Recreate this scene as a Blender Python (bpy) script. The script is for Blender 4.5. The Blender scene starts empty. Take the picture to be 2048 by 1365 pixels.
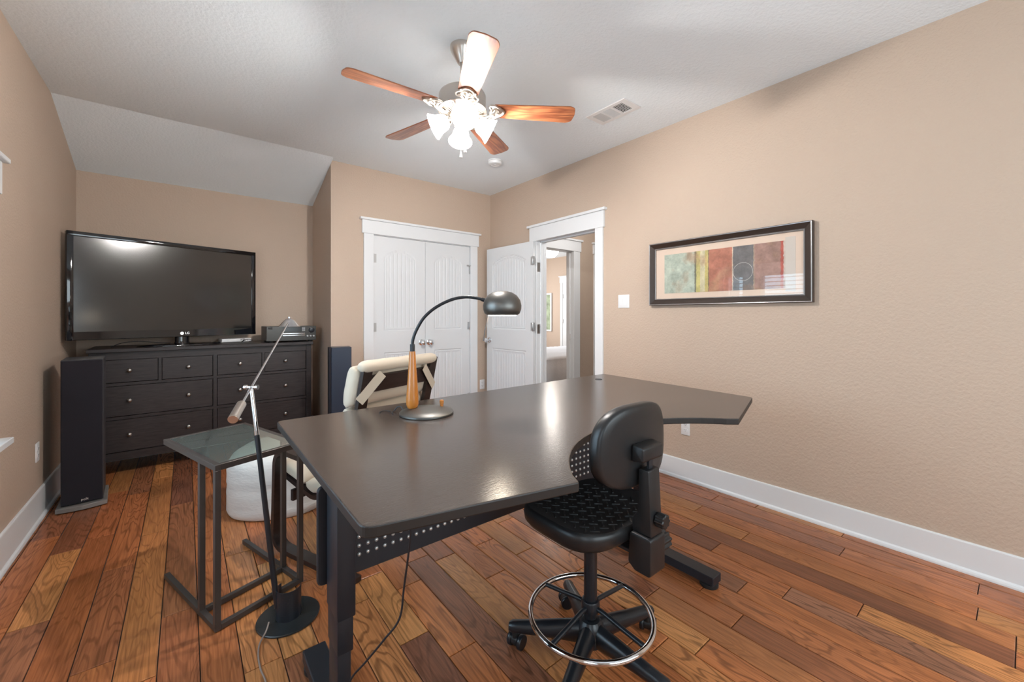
import bpy, bmesh, math, random
from mathutils import Vector, Matrix, noise
C = bpy.context.scene
COL = C.collection
PI = math.pi
R = math.radians

# ------------------------------------------------------------------ camera, world, light, exposure
YAW = 0.6732
cam_data = bpy.data.cameras.new('camera'); cam = bpy.data.objects.new('camera', cam_data); COL.objects.link(cam)
cam.location = (0, 0, 1.2493); cam.rotation_euler = (PI/2, 0, -YAW)
cam_data.sensor_width = 36; cam_data.lens = 818.5/2048*36; cam_data.shift_y = -51.6/2048; cam_data.clip_start = .02
C.camera = cam
C.view_settings.view_transform = 'Standard'
C.view_settings.look = 'None'
C.view_settings.gamma = 1
C.view_settings.use_curve_mapping = False
C.view_settings.exposure = 0.52
w = bpy.data.worlds.new('world'); C.world = w; w.use_nodes = True
bg = w.node_tree.nodes['Background']; bg.inputs[0].default_value = (.62, .80, 1, 1); bg.inputs[1].default_value = 1.6

def area(name, loc, rot, sx, sy, power, col):
    l = bpy.data.lights.new(name, 'AREA'); l.shape = 'RECTANGLE'; l.size = sx; l.size_y = sy; l.energy = power; l.color = col
    o = bpy.data.objects.new(name, l); COL.objects.link(o); o.location = loc; o.rotation_euler = rot; return o
def point(name, loc, power, col, rad=.04):
    l = bpy.data.lights.new(name, 'POINT'); l.energy = power; l.color = col; l.shadow_soft_size = rad
    o = bpy.data.objects.new(name, l); COL.objects.link(o); o.location = loc; return o
# daylight through the left windows, then fill through unseen windows added behind the camera
area('daylight_left', (-1.15, 1.9, 1.45), (0, -PI/2, 0), 1.35, 2.0, 42, (.58, .79, 1))
area('fill_near', (1.2, -2.1, 1.5), (PI/2, 0, 0), 3.0, 1.9, 58, (.92, .97, 1))
area('fill_near_left', (-1.15, -.75, 1.45), (0, -PI/2, 0), 1.7, 1.3, 15, (.85, .93, 1))
# next rooms
area('daylight_bedroom', (5.4, 8.6, 1.5), (-PI/2, 0, 0), 2.6, 1.8, 85, (1, .98, .97))
point('hall_fill', (3.75, 2.9, 2.35), 15, (1, .97, .94), .12)  # unseen point lamp placed to brighten the hall and bed side

# ------------------------------------------------------------------ materials
MATS = {}
def lin(r, g, b):
    f = lambda v: (v/255/12.92 if v/255 <= .04045 else ((v/255+.055)/1.055)**2.4)
    return (f(r), f(g), f(b), 1)
def mat(name, col, rough=.5, metal=0, bump=0, bscale=100, bdist=.002, var=0, vscale=8, spec=.5, emit=None, estr=0, stretch=None, coat=0, trans=0, alpha=1, sheen=0):
    m = bpy.data.materials.new(name); m.use_nodes = True; nt = m.node_tree; p = nt.nodes['Principled BSDF']
    if len(col) == 3: col = (*col, 1)
    p.inputs['Base Color'].default_value = col; p.inputs['Roughness'].default_value = rough; p.inputs['Metallic'].default_value = metal
    p.inputs['Specular IOR Level'].default_value = spec; p.inputs['Coat Weight'].default_value = coat
    p.inputs['Transmission Weight'].default_value = trans; p.inputs['Sheen Weight'].default_value = sheen
    if emit: p.inputs['Emission Color'].default_value = (*emit, 1); p.inputs['Emission Strength'].default_value = estr
    tc = nt.nodes.new('ShaderNodeTexCoord'); mp = nt.nodes.new('ShaderNodeMapping'); nt.links.new(tc.outputs['Object'], mp.inputs[0])
    if stretch: mp.inputs['Scale'].default_value = stretch
    if bump:
        n = nt.nodes.new('ShaderNodeTexNoise'); n.inputs['Scale'].default_value = bscale; n.inputs['Detail'].default_value = 3
        b = nt.nodes.new('ShaderNodeBump'); b.inputs['Strength'].default_value = bump; b.inputs['Distance'].default_value = bdist
        nt.links.new(mp.outputs[0], n.inputs['Vector']); nt.links.new(n.outputs['Fac'], b.inputs['Height']); nt.links.new(b.outputs[0], p.inputs['Normal'])
    if var:
        n2 = nt.nodes.new('ShaderNodeTexNoise'); n2.inputs['Scale'].default_value = vscale; n2.inputs['Detail'].default_value = 4
        nt.links.new(mp.outputs[0], n2.inputs['Vector'])
        mr = nt.nodes.new('ShaderNodeMapRange'); mr.inputs[1].default_value = .3; mr.inputs[2].default_value = .7; mr.inputs[3].default_value = 1-var; mr.inputs[4].default_value = 1+var
        nt.links.new(n2.outputs['Fac'], mr.inputs[0])
        mx = nt.nodes.new('ShaderNodeVectorMath'); mx.operation = 'SCALE'; mx.inputs[0].default_value = col[:3]
        nt.links.new(mr.outputs[0], mx.inputs['Scale']); nt.links.new(mx.outputs[0], p.inputs['Base Color'])
    MATS[name] = m; return m
M_wall = mat('beige_wall_paint', (.53, .41, .32), .65, bump=.8, bscale=75, bdist=.004)
M_ceil = mat('ceiling_paint', (.84, .90, .94), .8, bump=.8, bscale=60, bdist=.004)
M_trim = mat('white_trim_paint', (.76, .77, .78), .4)
M_door = mat('white_door_paint', (.72, .73, .74), .42)
M_dresser = mat('black_brown_stain', (.030, .023, .023), .42, var=.35, vscale=14, stretch=(1, 6, 9), bump=.1, bscale=60)
M_knob = mat('pewter_knob', (.42, .40, .38), .33, 1)
M_nickel = mat('brushed_nickel', (.62, .57, .52), .28, 1)
M_chrome = mat('chrome', (.75, .76, .78), .08, 1)
M_steelhinge = mat('satin_hinge', (.5, .5, .5), .35, 1)
M_desk = mat('desktop_laminate', (.060, .045, .038), .22, bump=.25, bscale=45, bdist=.0012, stretch=(1, 5, 1), var=.15, vscale=10, spec=.75)
M_deskedge = mat('desk_underside', (.10, .05, .035), .5)
M_steel = mat('black_powder_coat_blue_lit', (.013, .016, .022), .40, bump=.12, bscale=400, bdist=.0006)  # bluish base stands in for window light on the desk legs
M_stud = mat('panel_stud', (.62, .60, .58), .3, .6)
M_plastic = mat('black_plastic', (.013, .013, .014), .42, bump=.1, bscale=500, bdist=.0005)
M_pu = mat('black_polyurethane', (.014, .014, .015), .38, bump=.12, bscale=350, bdist=.0006)
M_base = mat('glossy_black_base', (.012, .014, .018), .3)
M_rubber = mat('dark_rubber', (.015, .015, .015), .7)
M_tvbezel = mat('piano_black', (.006, .006, .008), .06, spec=.7)
M_screen = mat('tv_screen_glass', (.014, .013, .012), .15, spec=.8)
M_white = mat('white_plastic', (.78, .78, .78), .4)
M_slot = mat('dark_slot', (.02, .02, .02), .6)
M_grille = mat('speaker_cloth', (.018, .017, .022), .9, bump=.3, bscale=700, bdist=.0006, spec=.2)
M_cab = mat('speaker_cabinet', (.045, .044, .048), .5)
M_cab2 = mat('satin_black_blue_lit', (.022, .03, .05), .35)  # blue of the window light put into the cabinet colour
M_plinth = mat('grey_plinth', (.20, .19, .18), .4, var=.15)
M_cream = mat('cream_canvas', (.66, .56, .44), .85, bump=.25, bscale=300, bdist=.0012, sheen=.2)
M_whitecloth = mat('white_slipcover', (.74, .72, .68), .9, bump=.35, bscale=30, bdist=.006, stretch=(1, 1, 3))
M_poang = mat('black_brown_bentwood', (.028, .018, .016), .33, var=.3, vscale=12, stretch=(1, 1, 8))
M_frame = mat('bronze_steel', (.075, .062, .056), .4, .35)
M_orange = mat('orange_stained_wood', (.50, .17, .025), .28, var=.10, vscale=10, stretch=(5, 5, .5), coat=.3)
M_lamp = mat('gunmetal_lamp', (.17, .165, .155), .42, .9)
M_lampdark = mat('black_lamp_tube', (.012, .014, .018), .3)
M_bulb = mat('lit_bulb', (1, 1, 1), .5, emit=(1, .93, .80), estr=9)
M_reflector = mat('lamp_inner', (.8, .78, .7), .5)
M_flblack = mat('lamp_base_black', (.03, .033, .034), .25, .2)
M_cable = mat('black_cable', (.012, .012, .015), .5)
M_clearcord = mat('grey_clear_cord', (.33, .26, .22), .25)
M_shade = mat('lit_frosted_glass', (1, 1, 1), .5, emit=(1, .95, .89), estr=11)
M_blackbrown = mat('picture_frame_wood', (.035, .022, .016), .35)
M_silver = mat('frame_bead', (.35, .34, .34), .3, .6)
M_matboard = mat('cream_matboard', (.72, .57, .46), .9)
M_quilt = mat('white_quilt', (.84, .87, .92), .9, bump=.5, bscale=90, bdist=.006)
M_receiver = mat('receiver_black', (.02, .022, .028), .3, .3)
M_face = mat('receiver_face', (.06, .055, .05), .25, .6)
M_display = mat('receiver_display', (.012, .010, .009), .15)
M_blind = mat('white_blind_slat', (.8, .8, .8), .5)
M_green = mat('pale_green_print', (.35, .42, .28), .7, var=.4, vscale=6)
M_sub = mat('dark_seam', (.035, .02, .012), .8)
M_ductshade = mat('vent_shade', (.03, .03, .03), .8)
M_ventgrey = mat('vent_louvre', (.55, .55, .55), .5)
M_flatlogo = mat('logo_silver', (.75, .72, .66), .35, .5)
M_logowhite = mat('lit_logo', (.9, .9, .9), .4, emit=(1, 1, 1), estr=.6)

def glass_mat(name, tint, rough=.02, gl=1.0):
    m = bpy.data.materials.new(name); m.use_nodes = True; nt = m.node_tree; nt.nodes.remove(nt.nodes['Principled BSDF'])
    out = nt.nodes['Material Output']; t = nt.nodes.new('ShaderNodeBsdfTransparent'); t.inputs[0].default_value = (*tint, 1)
    g = nt.nodes.new('ShaderNodeBsdfGlossy'); g.inputs['Roughness'].default_value = rough; f = nt.nodes.new('ShaderNodeFresnel'); f.inputs[0].default_value = 1.5
    mm = nt.nodes.new('ShaderNodeMath'); mm.operation = 'MULTIPLY'; mm.inputs[1].default_value = gl; nt.links.new(f.outputs[0], mm.inputs[0])
    mx = nt.nodes.new('ShaderNodeMixShader'); ge = nt.nodes.new('ShaderNodeNewGeometry'); inv = nt.nodes.new('ShaderNodeMath'); inv.operation = 'SUBTRACT'; inv.inputs[0].default_value = 1; nt.links.new(ge.outputs['Backfacing'], inv.inputs[1])
    m3 = nt.nodes.new('ShaderNodeMath'); m3.operation = 'MULTIPLY'; m3.use_clamp = True; nt.links.new(mm.outputs[0], m3.inputs[0]); nt.links.new(inv.outputs[0], m3.inputs[1])   # reflect at the front surface only
    nt.links.new(m3.outputs[0], mx.inputs[0]); nt.links.new(t.outputs[0], mx.inputs[1]); nt.links.new(g.outputs[0], mx.inputs[2])
    nt.links.new(mx.outputs[0], out.inputs[0]); return m
M_glass = glass_mat('clear_glass', (.96, .98, .97))
M_tglass = glass_mat('greenish_table_glass', (.72, .80, .76), .04, 2.2)
_n = M_tglass.node_tree; _d = _n.nodes.new('ShaderNodeBsdfDiffuse'); _d.inputs[0].default_value = (.30, .34, .32, 1); _m = _n.nodes.new('ShaderNodeMixShader'); _m.inputs[0].default_value = .13
_o = _n.nodes['Material Output']; _src = _o.inputs[0].links[0].from_socket; _n.links.new(_src, _m.inputs[1]); _n.links.new(_d.outputs[0], _m.inputs[2]); _n.links.new(_m.outputs[0], _o.inputs[0])

def wood_floor():
    m = bpy.data.materials.new('stained_hickory_plank'); m.use_nodes = True; nt = m.node_tree; N = nt.nodes; L = nt.links; p = N['Principled BSDF']
    tc = N.new('ShaderNodeTexCoord'); oi = N.new('ShaderNodeObjectInfo')
    sc = N.new('ShaderNodeVectorMath'); sc.operation = 'MULTIPLY'; sc.inputs[1].default_value = (1, .16, 1); L.new(tc.outputs['Object'], sc.inputs[0])
    off = N.new('ShaderNodeVectorMath'); off.operation = 'SCALE'; off.inputs[0].default_value = (37, 91, 53); L.new(oi.outputs['Random'], off.inputs['Scale'])
    ad = N.new('ShaderNodeVectorMath'); L.new(sc.outputs[0], ad.inputs[0]); L.new(off.outputs[0], ad.inputs[1])
    base = N.new('ShaderNodeValToRGB'); e = base.color_ramp.elements; L.new(oi.outputs['Random'], base.inputs[0])
    cols = [(0, (.40, .128, .046)), (.17, (.48, .165, .056)), (.34, (.43, .145, .052)), (.5, (.23, .088, .048)), (.62, (.50, .195, .064)), (.76, (.52, .225, .078)), (.88, (.40, .130, .048)), (1, (.29, .125, .068))]
    e[0].position, e[0].color = cols[0][0], (*cols[0][1], 1); e[1].position, e[1].color = cols[-1][0], (*cols[-1][1], 1)
    for q, c in cols[1:-1]:
        el = e.new(q); el.color = (*c, 1)
    # cathedral figure: contour lines of a smooth stretched noise
    n = N.new('ShaderNodeTexNoise'); n.inputs['Scale'].default_value = 8.5; n.inputs['Detail'].default_value = 2.5; n.inputs['Roughness'].default_value = .45; n.inputs['Distortion'].default_value = .5; L.new(ad.outputs[0], n.inputs['Vector'])
    mu = N.new('ShaderNodeMath'); mu.operation = 'MULTIPLY'; mu.inputs[1].default_value = 95; L.new(n.outputs['Fac'], mu.inputs[0])
    si = N.new('ShaderNodeMath'); si.operation = 'SINE'; L.new(mu.outputs[0], si.inputs[0])
    r1 = N.new('ShaderNodeMapRange'); r1.inputs[1].default_value = .35; r1.inputs[2].default_value = 1; r1.inputs[3].default_value = 1; r1.inputs[4].default_value = .50; L.new(si.outputs[0], r1.inputs[0])
    # where the figure is strong
    nb = N.new('ShaderNodeTexNoise'); nb.inputs['Scale'].default_value = 3.0; nb.inputs['Detail'].default_value = 2; L.new(ad.outputs[0], nb.inputs['Vector'])
    r2 = N.new('ShaderNodeMapRange'); r2.inputs[1].default_value = .35; r2.inputs[2].default_value = .65; r2.inputs[3].default_value = .15; r2.inputs[4].default_value = 1; L.new(nb.outputs['Fac'], r2.inputs[0])
    fm = N.new('ShaderNodeMix'); fm.data_type = 'FLOAT'; fm.inputs[2].default_value = 1; L.new(r2.outputs[0], fm.inputs[0]); L.new(r1.outputs[0], fm.inputs[3])
    # fine pores
    sp = N.new('ShaderNodeVectorMath'); sp.operation = 'MULTIPLY'; sp.inputs[1].default_value = (1, .22, 1); L.new(ad.outputs[0], sp.inputs[0])
    nf = N.new('ShaderNodeTexNoise'); nf.inputs['Scale'].default_value = 160; nf.inputs['Detail'].default_value = 2; L.new(sp.outputs[0], nf.inputs['Vector'])
    r3 = N.new('ShaderNodeMapRange'); r3.inputs[1].default_value = .3; r3.inputs[2].default_value = .7; r3.inputs[3].default_value = .78; r3.inputs[4].default_value = 1.2; L.new(nf.outputs['Fac'], r3.inputs[0])
    # broad tone drift
    r4 = N.new('ShaderNodeMapRange'); r4.inputs[1].default_value = .3; r4.inputs[2].default_value = .7; r4.inputs[3].default_value = .75; r4.inputs[4].default_value = 1.3; L.new(nb.outputs['Fac'], r4.inputs[0])
    a1 = N.new('ShaderNodeMath'); a1.operation = 'MULTIPLY'; L.new(fm.outputs[0], a1.inputs[0]); L.new(r3.outputs[0], a1.inputs[1])
    a2 = N.new('ShaderNodeMath'); a2.operation = 'MULTIPLY'; L.new(a1.outputs[0], a2.inputs[0]); L.new(r4.outputs[0], a2.inputs[1])
    fc = N.new('ShaderNodeVectorMath'); fc.operation = 'SCALE'; L.new(base.outputs[0], fc.inputs[0]); L.new(a2.outputs[0], fc.inputs['Scale']); L.new(fc.outputs[0], p.inputs['Base Color'])
    b = N.new('ShaderNodeBump'); b.inputs['Strength'].default_value = .25; b.inputs['Distance'].default_value = .0012
    h = N.new('ShaderNodeMath'); h.operation = 'ADD'; L.new(nb.outputs['Fac'], h.inputs[0]); L.new(a1.outputs[0], h.inputs[1]); L.new(h.outputs[0], b.inputs['Height']); L.new(b.outputs[0], p.inputs['Normal'])
    p.inputs['Roughness'].default_value = .25; p.inputs['Specular IOR Level'].default_value = .45
    return m
M_floor = wood_floor()
def blade_wood():
    m = mat('walnut_cherry_blade', (.30, .11, .055), .3, coat=.3); nt = m.node_tree; N = nt.nodes; L = nt.links; p = N['Principled BSDF']
    tc = N.new('ShaderNodeTexCoord'); v = N.new('ShaderNodeVectorMath'); v.operation = 'MULTIPLY'; v.inputs[1].default_value = (.15, 1, 1); L.new(tc.outputs['Object'], v.inputs[0])
    n = N.new('ShaderNodeTexNoise'); n.inputs['Scale'].default_value = 14; n.inputs['Detail'].default_value = 3; L.new(v.outputs[0], n.inputs['Vector'])
    mu = N.new('ShaderNodeMath'); mu.operation = 'MULTIPLY'; mu.inputs[1].default_value = 40; L.new(n.outputs['Fac'], mu.inputs[0]); s = N.new('ShaderNodeMath'); s.operation = 'SINE'; L.new(mu.outputs[0], s.inputs[0])
    cr = N.new('ShaderNodeValToRGB'); cr.color_ramp.elements[0].color = (.20, .060, .028, 1); cr.color_ramp.elements[1].color = (.36, .13, .055, 1)
    mr = N.new('ShaderNodeMapRange'); mr.inputs[1].default_value = -1; mr.inputs[2].default_value = 1; L.new(s.outputs[0], mr.inputs[0]); L.new(mr.outputs[0], cr.inputs[0]); L.new(cr.outputs[0], p.inputs['Base Color'])
    return m
M_blade = blade_wood()

# ------------------------------------------------------------------ geometry helpers
WM = {}      # world matrix of every parent we make
def thing(name, label, cat, loc=(0, 0, 0), rotz=0, group=None):
    o = bpy.data.objects.new(name, None); COL.objects.link(o); o.empty_display_size = .1
    o.location = loc; o.rotation_euler = (0, 0, rotz); o['label'] = label; o['category'] = cat
    if group: o['group'] = group
    WM[o.name] = Matrix.Translation(loc) @ Matrix.Rotation(rotz, 4, 'Z'); return o
def obj(name, bm, m, parent=None, smooth=False, world=False, label=None, angle=40):
    if world and parent is not None:
        bm.transform(WM[parent.name].inverted())
    bmesh.ops.recalc_face_normals(bm, faces=bm.faces[:])
    me = bpy.data.meshes.new(name); bm.to_mesh(me); bm.free()
    if smooth:
        me.polygons.foreach_set('use_smooth', [True]*len(me.polygons))
        if angle < 180: me.set_sharp_from_angle(angle=R(angle))
    for mm in (m if isinstance(m, (list, tuple)) else [m]): me.materials.append(mm)
    o = bpy.data.objects.new(name, me); COL.objects.link(o)
    if parent is not None:
        o.parent = parent; WM[o.name] = WM[parent.name]
    else: WM[o.name] = Matrix.Identity(4)
    if label: o['label'] = label
    return o
def tag(o, label, cat, group=None):
    o['label'] = label; o['category'] = cat
    if group: o['group'] = group
    return o
def struct(name, bm, m, parent=None, **k):
    o = obj(name, bm, m, parent, **k)
    if parent is None: o['kind'] = 'structure'
    return o
def NB(): return bmesh.new()
def box(bm, a, b, bev=0, seg=1, M=None, mi=0):
    """axis box from corner a to corner b, optional bevel, optional matrix"""
    t = bmesh.new(); bmesh.ops.create_cube(t, size=1)
    s = [b[i]-a[i] for i in range(3)]; c = [(a[i]+b[i])/2 for i in range(3)]
    for v in t.verts: v.co = Vector((v.co.x*s[0]+c[0], v.co.y*s[1]+c[1], v.co.z*s[2]+c[2]))
    if bev: bmesh.ops.bevel(t, geom=t.edges[:], offset=min(bev, .49*min(abs(q) for q in s)), segments=seg, affect='EDGES', profile=.5)
    merge(bm, t, M, mi); return bm
def merge(bm, t, M=None, mi=0):
    if M is not None: t.transform(M)
    mp = {}
    for v in t.verts: mp[v] = bm.verts.new(v.co)
    for f in t.faces:
        try:
            nf = bm.faces.new([mp[v] for v in f.verts]); nf.material_index = mi or f.material_index
        except ValueError: pass
    t.free()
def prism(bm, pts, z0, z1, bev=0, seg=2, M=None, mi=0):
    t = bmesh.new(); vb = [t.verts.new((x, y, z0)) for x, y in pts]; vt = [t.verts.new((x, y, z1)) for x, y in pts]
    fb = t.faces.new(vb[::-1]); ft = t.faces.new(vt)
    for i in range(len(pts)):
        j = (i+1) % len(pts); t.faces.new([vb[i], vb[j], vt[j], vt[i]])
    bmesh.ops.recalc_face_normals(t, faces=t.faces[:])
    if bev: bmesh.ops.bevel(t, geom=list(set(fb.edges[:]+ft.edges[:])), offset=bev, segments=seg, affect='EDGES', profile=.5)
    merge(bm, t, M, mi); return bm
def rpoly(pts, r, n=6):
    """round the corners of a polygon; r one radius or a list"""
    out = []; k = len(pts)
    for i, p in enumerate(pts):
        rr = r[i] if isinstance(r, (list, tuple)) else r
        P = Vector(p).to_2d(); A = Vector(pts[i-1]).to_2d(); B = Vector(pts[(i+1) % k]).to_2d()
        u = (A-P).normalized(); v = (B-P).normalized(); ang = u.angle(v)
        if rr <= 0 or ang > 3.1: out.append((P.x, P.y)); continue
        d = min(rr/math.tan(ang/2), .48*(A-P).length, .48*(B-P).length)
        s, e = P+u*d, P+v*d
        for q in range(n+1):
            t = q/n; x = s*(1-t)**2+P*2*t*(1-t)+e*t*t; out.append((x.x, x.y))
    return out
def lathe(bm, prof, n=32, M=None, mi=0, a0=0, a1=2*PI):
    t = bmesh.new(); full = abs(a1-a0-2*PI) < 1e-6; cnt = n if full else n+1; rings = []
    for r, z in prof:
        rings.append([t.verts.new((r*math.cos(a0+(a1-a0)*i/n), r*math.sin(a0+(a1-a0)*i/n), z)) for i in range(cnt)] if r > 1e-6 else [t.verts.new((0, 0, z))])
    for k in range(len(rings)-1):
        A, B = rings[k], rings[k+1]
        for i in range(n if full else n):
            j = (i+1) % cnt
            if not full and i+1 >= cnt: continue
            if len(A) == 1 and len(B) == 1: continue
            f = [A[0], B[j], B[i]] if len(A) == 1 else [A[i], A[j], B[0]] if len(B) == 1 else [A[i], A[j], B[j], B[i]]
            try: t.faces.new(f)
            except ValueError: pass
    merge(bm, t, M, mi); return bm
def frame_to(p, q):
    """matrix with +Z along p->q, origin p"""
    p = Vector(p); d = Vector(q)-p; return Matrix.Translation(p) @ d.to_track_quat('Z', 'Y').to_matrix().to_4x4()
def rod(bm, p, q, r0, r1=None, n=16, mi=0):
    L_ = (Vector(q)-Vector(p)).length; r1 = r0 if r1 is None else r1
    return lathe(bm, [(0, 0), (r0, 0), (r1, L_), (0, L_)], n, frame_to(p, q), mi)
def bar(bm, p, q, w_, h_, up=(0, 0, 1), bev=0):
    """rectangular bar p->q, width across, height along up"""
    p = Vector(p); q = Vector(q); y = (q-p).normalized(); x = y.cross(Vector(up)).normalized(); z = x.cross(y)
    M = Matrix(((x.x, y.x, z.x, p.x), (x.y, y.y, z.y, p.y), (x.z, y.z, z.z, p.z), (0, 0, 0, 1)))
    return box(bm, (-w_/2, 0, -h_/2), (w_/2, (q-p).length, h_/2), bev, 1, M)
def spline(pts, n=8):
    P = [Vector(p) for p in pts]; P = [2*P[0]-P[1]]+P+[2*P[-1]-P[-2]]; out = []
    for i in range(1, len(P)-2):
        for k in range(n):
            t = k/n; a, b, c, d = P[i-1:i+3]
            out.append(.5*((2*b)+(c-a)*t+(2*a-5*b+4*c-d)*t*t+(3*b-a-3*c+d)*t**3))
    out.append(P[-2]); return out
def tube(bm, pts, r, n=10, mi=0, closed=False):
    P = [Vector(p) for p in pts]; t = bmesh.new(); rings = []; up = None
    for i, p in enumerate(P):
        if closed: d = (P[(i+1) % len(P)]-P[i-1]).normalized()
        else: d = (P[min(i+1, len(P)-1)]-P[max(i-1, 0)]).normalized()
        if up is None: up = Vector((0, 0, 1)) if abs(d.z) < .9 else Vector((1, 0, 0))
        x = d.cross(up).normalized(); up = x.cross(d).normalized(); rr = r(i/(len(P)-1)) if callable(r) else r
        rings.append([t.verts.new(p+x*rr*math.cos(2*PI*k/n)+up*rr*math.sin(2*PI*k/n)) for k in range(n)])
    m_ = len(rings)
    for i in range(m_ if closed else m_-1):
        A, B = rings[i], rings[(i+1) % m_]
        for k in range(n): t.faces.new([A[k], A[(k+1) % n], B[(k+1) % n], B[k]])
    if not closed: t.faces.new(rings[0][::-1]); t.faces.new(rings[-1])
    merge(bm, t, None, mi); return bm
def strip(bm, path, x0, x1, th):
    """band of thickness th that follows a (y,z) path, from x0 to x1; path is its centre line"""
    t = bmesh.new(); P = [Vector((p[0], p[1])) for p in path]; rings = []
    for i, p in enumerate(P):
        d = (P[min(i+1, len(P)-1)]-P[max(i-1, 0)]).normalized(); nrm = Vector((-d.y, d.x))*th/2
        a, b = p+nrm, p-nrm
        rings.append([t.verts.new((x0, a.x, a.y)), t.verts.new((x1, a.x, a.y)), t.verts.new((x1, b.x, b.y)), t.verts.new((x0, b.x, b.y))])
    for i in range(len(rings)-1):
        for k in range(4): t.faces.new([rings[i][k], rings[i][(k+1) % 4], rings[i+1][(k+1) % 4], rings[i+1][k]])
    t.faces.new(rings[0]); t.faces.new(rings[-1][::-1]); merge(bm, t); return bm
def arcpath(pts, r, n=8): return rpoly_open(pts, r, n)
def rpoly_open(pts, r, n=8):
    out = [pts[0]]
    for i in range(1, len(pts)-1):
        P = Vector(pts[i]); A = Vector(pts[i-1]); B = Vector(pts[i+1]); u = (A-P).normalized(); v = (B-P).normalized(); ang = u.angle(v)
        d = min(r/math.tan(ang/2), .48*(A-P).length, .48*(B-P).length); s, e = P+u*d, P+v*d
        for q in range(n+1):
            t = q/n; x = s*(1-t)**2+P*2*t*(1-t)+e*t*t; out.append(tuple(x))
    out.append(pts[-1]); return out
def text_mesh(name, body, size, m, parent, M, ext=.0006):
    cu = bpy.data.curves.new(name, 'FONT'); cu.body = body; cu.size = size; cu.extrude = ext; cu.align_x = 'CENTER'; cu.align_y = 'CENTER'
    tmp = bpy.data.objects.new('tmp', cu); COL.objects.link(tmp); dg = bpy.context.evaluated_depsgraph_get(); me = bpy.data.meshes.new_from_object(tmp.evaluated_get(dg))
    bpy.data.objects.remove(tmp); bpy.data.curves.remove(cu); me.transform(M); me.materials.clear(); me.materials.append(m); me.name = name
    o = bpy.data.objects.new(name, me); COL.objects.link(o); o.parent = parent; WM[o.name] = WM[parent.name]; return o
CS, SN = math.cos(YAW), math.sin(YAW)
def W(lat, d, z): return (SN*d+CS*lat, CS*d-SN*lat, z)   # measured sideways / ahead distances to world

# ------------------------------------------------------------------ room shell
XL, XR, YB, YC, XC, HS, YF, H = -.7056, 2.9689, 4.877, 4.157, 1.0904, 2.4472, 4.0619, 2.74
YN = -1.7
# floor slab, planks as its parts
fl = NB(); box(fl, (XL-.15, YN-.15, -.12), (8.0, 9.6, -.006)); floor = struct('floor', fl, M_sub)
joints = [(-.651,3.412),(-.391,3.25),(-.27,2.795),(-.155,3.116),(-.034,3.486),(-.033,2.221),(-.511,2.496),(-.108,1.88),(.06,4.038),(.195,2.574),(.298,2.393),(.815,1.781),(.946,1.942),(.695,1.474),(.816,1.312),(1.293,1.856),(1.414,1.654),(1.615,1.5),(1.509,1.365),(1.053,1.053),(1.543,1.974),(2.822,1.322),(2.908,1.095),(2.586,1.317),(2.347,1.219),(2.456,.986),(2.23,1.04),(2.907,.647),(2.689,.603),(2.809,.133),(2.576,.125),(2.103,.67),(1.992,.811),(2.223,.436),(2.346,.022),(1.854,.921),(1.643,1.046),(1.529,.759)]
PW, PX0 = .1187, .515
rnd = random.Random(4)
i0 = math.floor((XL-PX0)/PW); i1 = math.ceil((XR-PX0)/PW)
def plank(x0, x1, y0, y1):
    g = .0017; b = .0028; t = bmesh.new(); dz = rnd.uniform(-.0004, .0004)
    lo = [(x0+g, y0+g), (x1-g, y0+g), (x1-g, y1-g), (x0+g, y1-g)]; hi = [(x0+g+b, y0+g+b), (x1-g-b, y0+g+b), (x1-g-b, y1-g-b), (x0+g+b, y1-g-b)]
    A = [t.verts.new((x, y, -.012)) for x, y in lo]; B = [t.verts.new((x, y, -.0016+dz)) for x, y in lo]; D = [t.verts.new((x, y, dz)) for x, y in hi]
    for i in range(4):
        j = (i+1) % 4; t.faces.new([A[i], A[j], B[j], B[i]]); t.faces.new([B[i], B[j], D[j], D[i]])
    t.faces.new(D); return t
for i in range(i0, i1):
    x0, x1 = max(PX0+i*PW, XL), min(PX0+(i+1)*PW, XR)
    if x1-x0 < .01: continue
    ys = sorted(y for x, y in joints if math.floor((x-PX0)/PW) == i)
    lo, hi = YN, (YB if x0 < XC else YC)
    seq = []; cur = lo
    marks = ys+[hi]
    y = lo
    for mk in marks:
        while mk-y > 1.45:
            y += rnd.uniform(.45, 1.15) if mk-y > 1.9 else (mk-y)*rnd.uniform(.4, .6)
            seq.append(y)
        y = mk; seq.append(mk)
    a = lo
    for s_ in seq:
        if s_-a > .02:
            obj('plank', plank(x0, x1, a, s_), M_floor, floor)
        a = s_
# walls (thick boxes)
T = .12
def wallbox(name, parts, m=M_wall):
    bm = NB()
    for a, b in parts: box(bm, a, b)
    return struct(name, bm, m)
# left wall with windows: openings Y 1.15..2.58, 2.84..3.12 z .66..1.99 ; and one unseen, added behind the camera for fill light
wy = [(-1.35, -.15), (1.05, 2.45), (2.66, 2.95)]; wz0, wz1 = .66, 1.925
ps = [((XL-T, YN-T, 0), (XL, YB+T, wz0)), ((XL-T, YN-T, wz1), (XL, YB+T, H+.1))]
edges = [YN-T]+[v for a in wy for v in a]+[YB+T]
for k in range(0, len(edges), 2): ps.append(((XL-T, edges[k], wz0), (XL, edges[k+1], wz1)))
wallbox('wall_left', ps)
# right wall with the doorway Y 2.476..3.285, z 0..2.05
DY0, DY1, DZ = 2.476, 3.285, 2.05
wallbox('wall_right', [((XR, YN-T, 0), (XR+T, DY0-.02, H+.1)), ((XR, DY1+.02, 0), (XR+T, YC+T, H+.1)), ((XR, DY0-.02, DZ+.02), (XR+T, DY1+.02, H+.1))])
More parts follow.
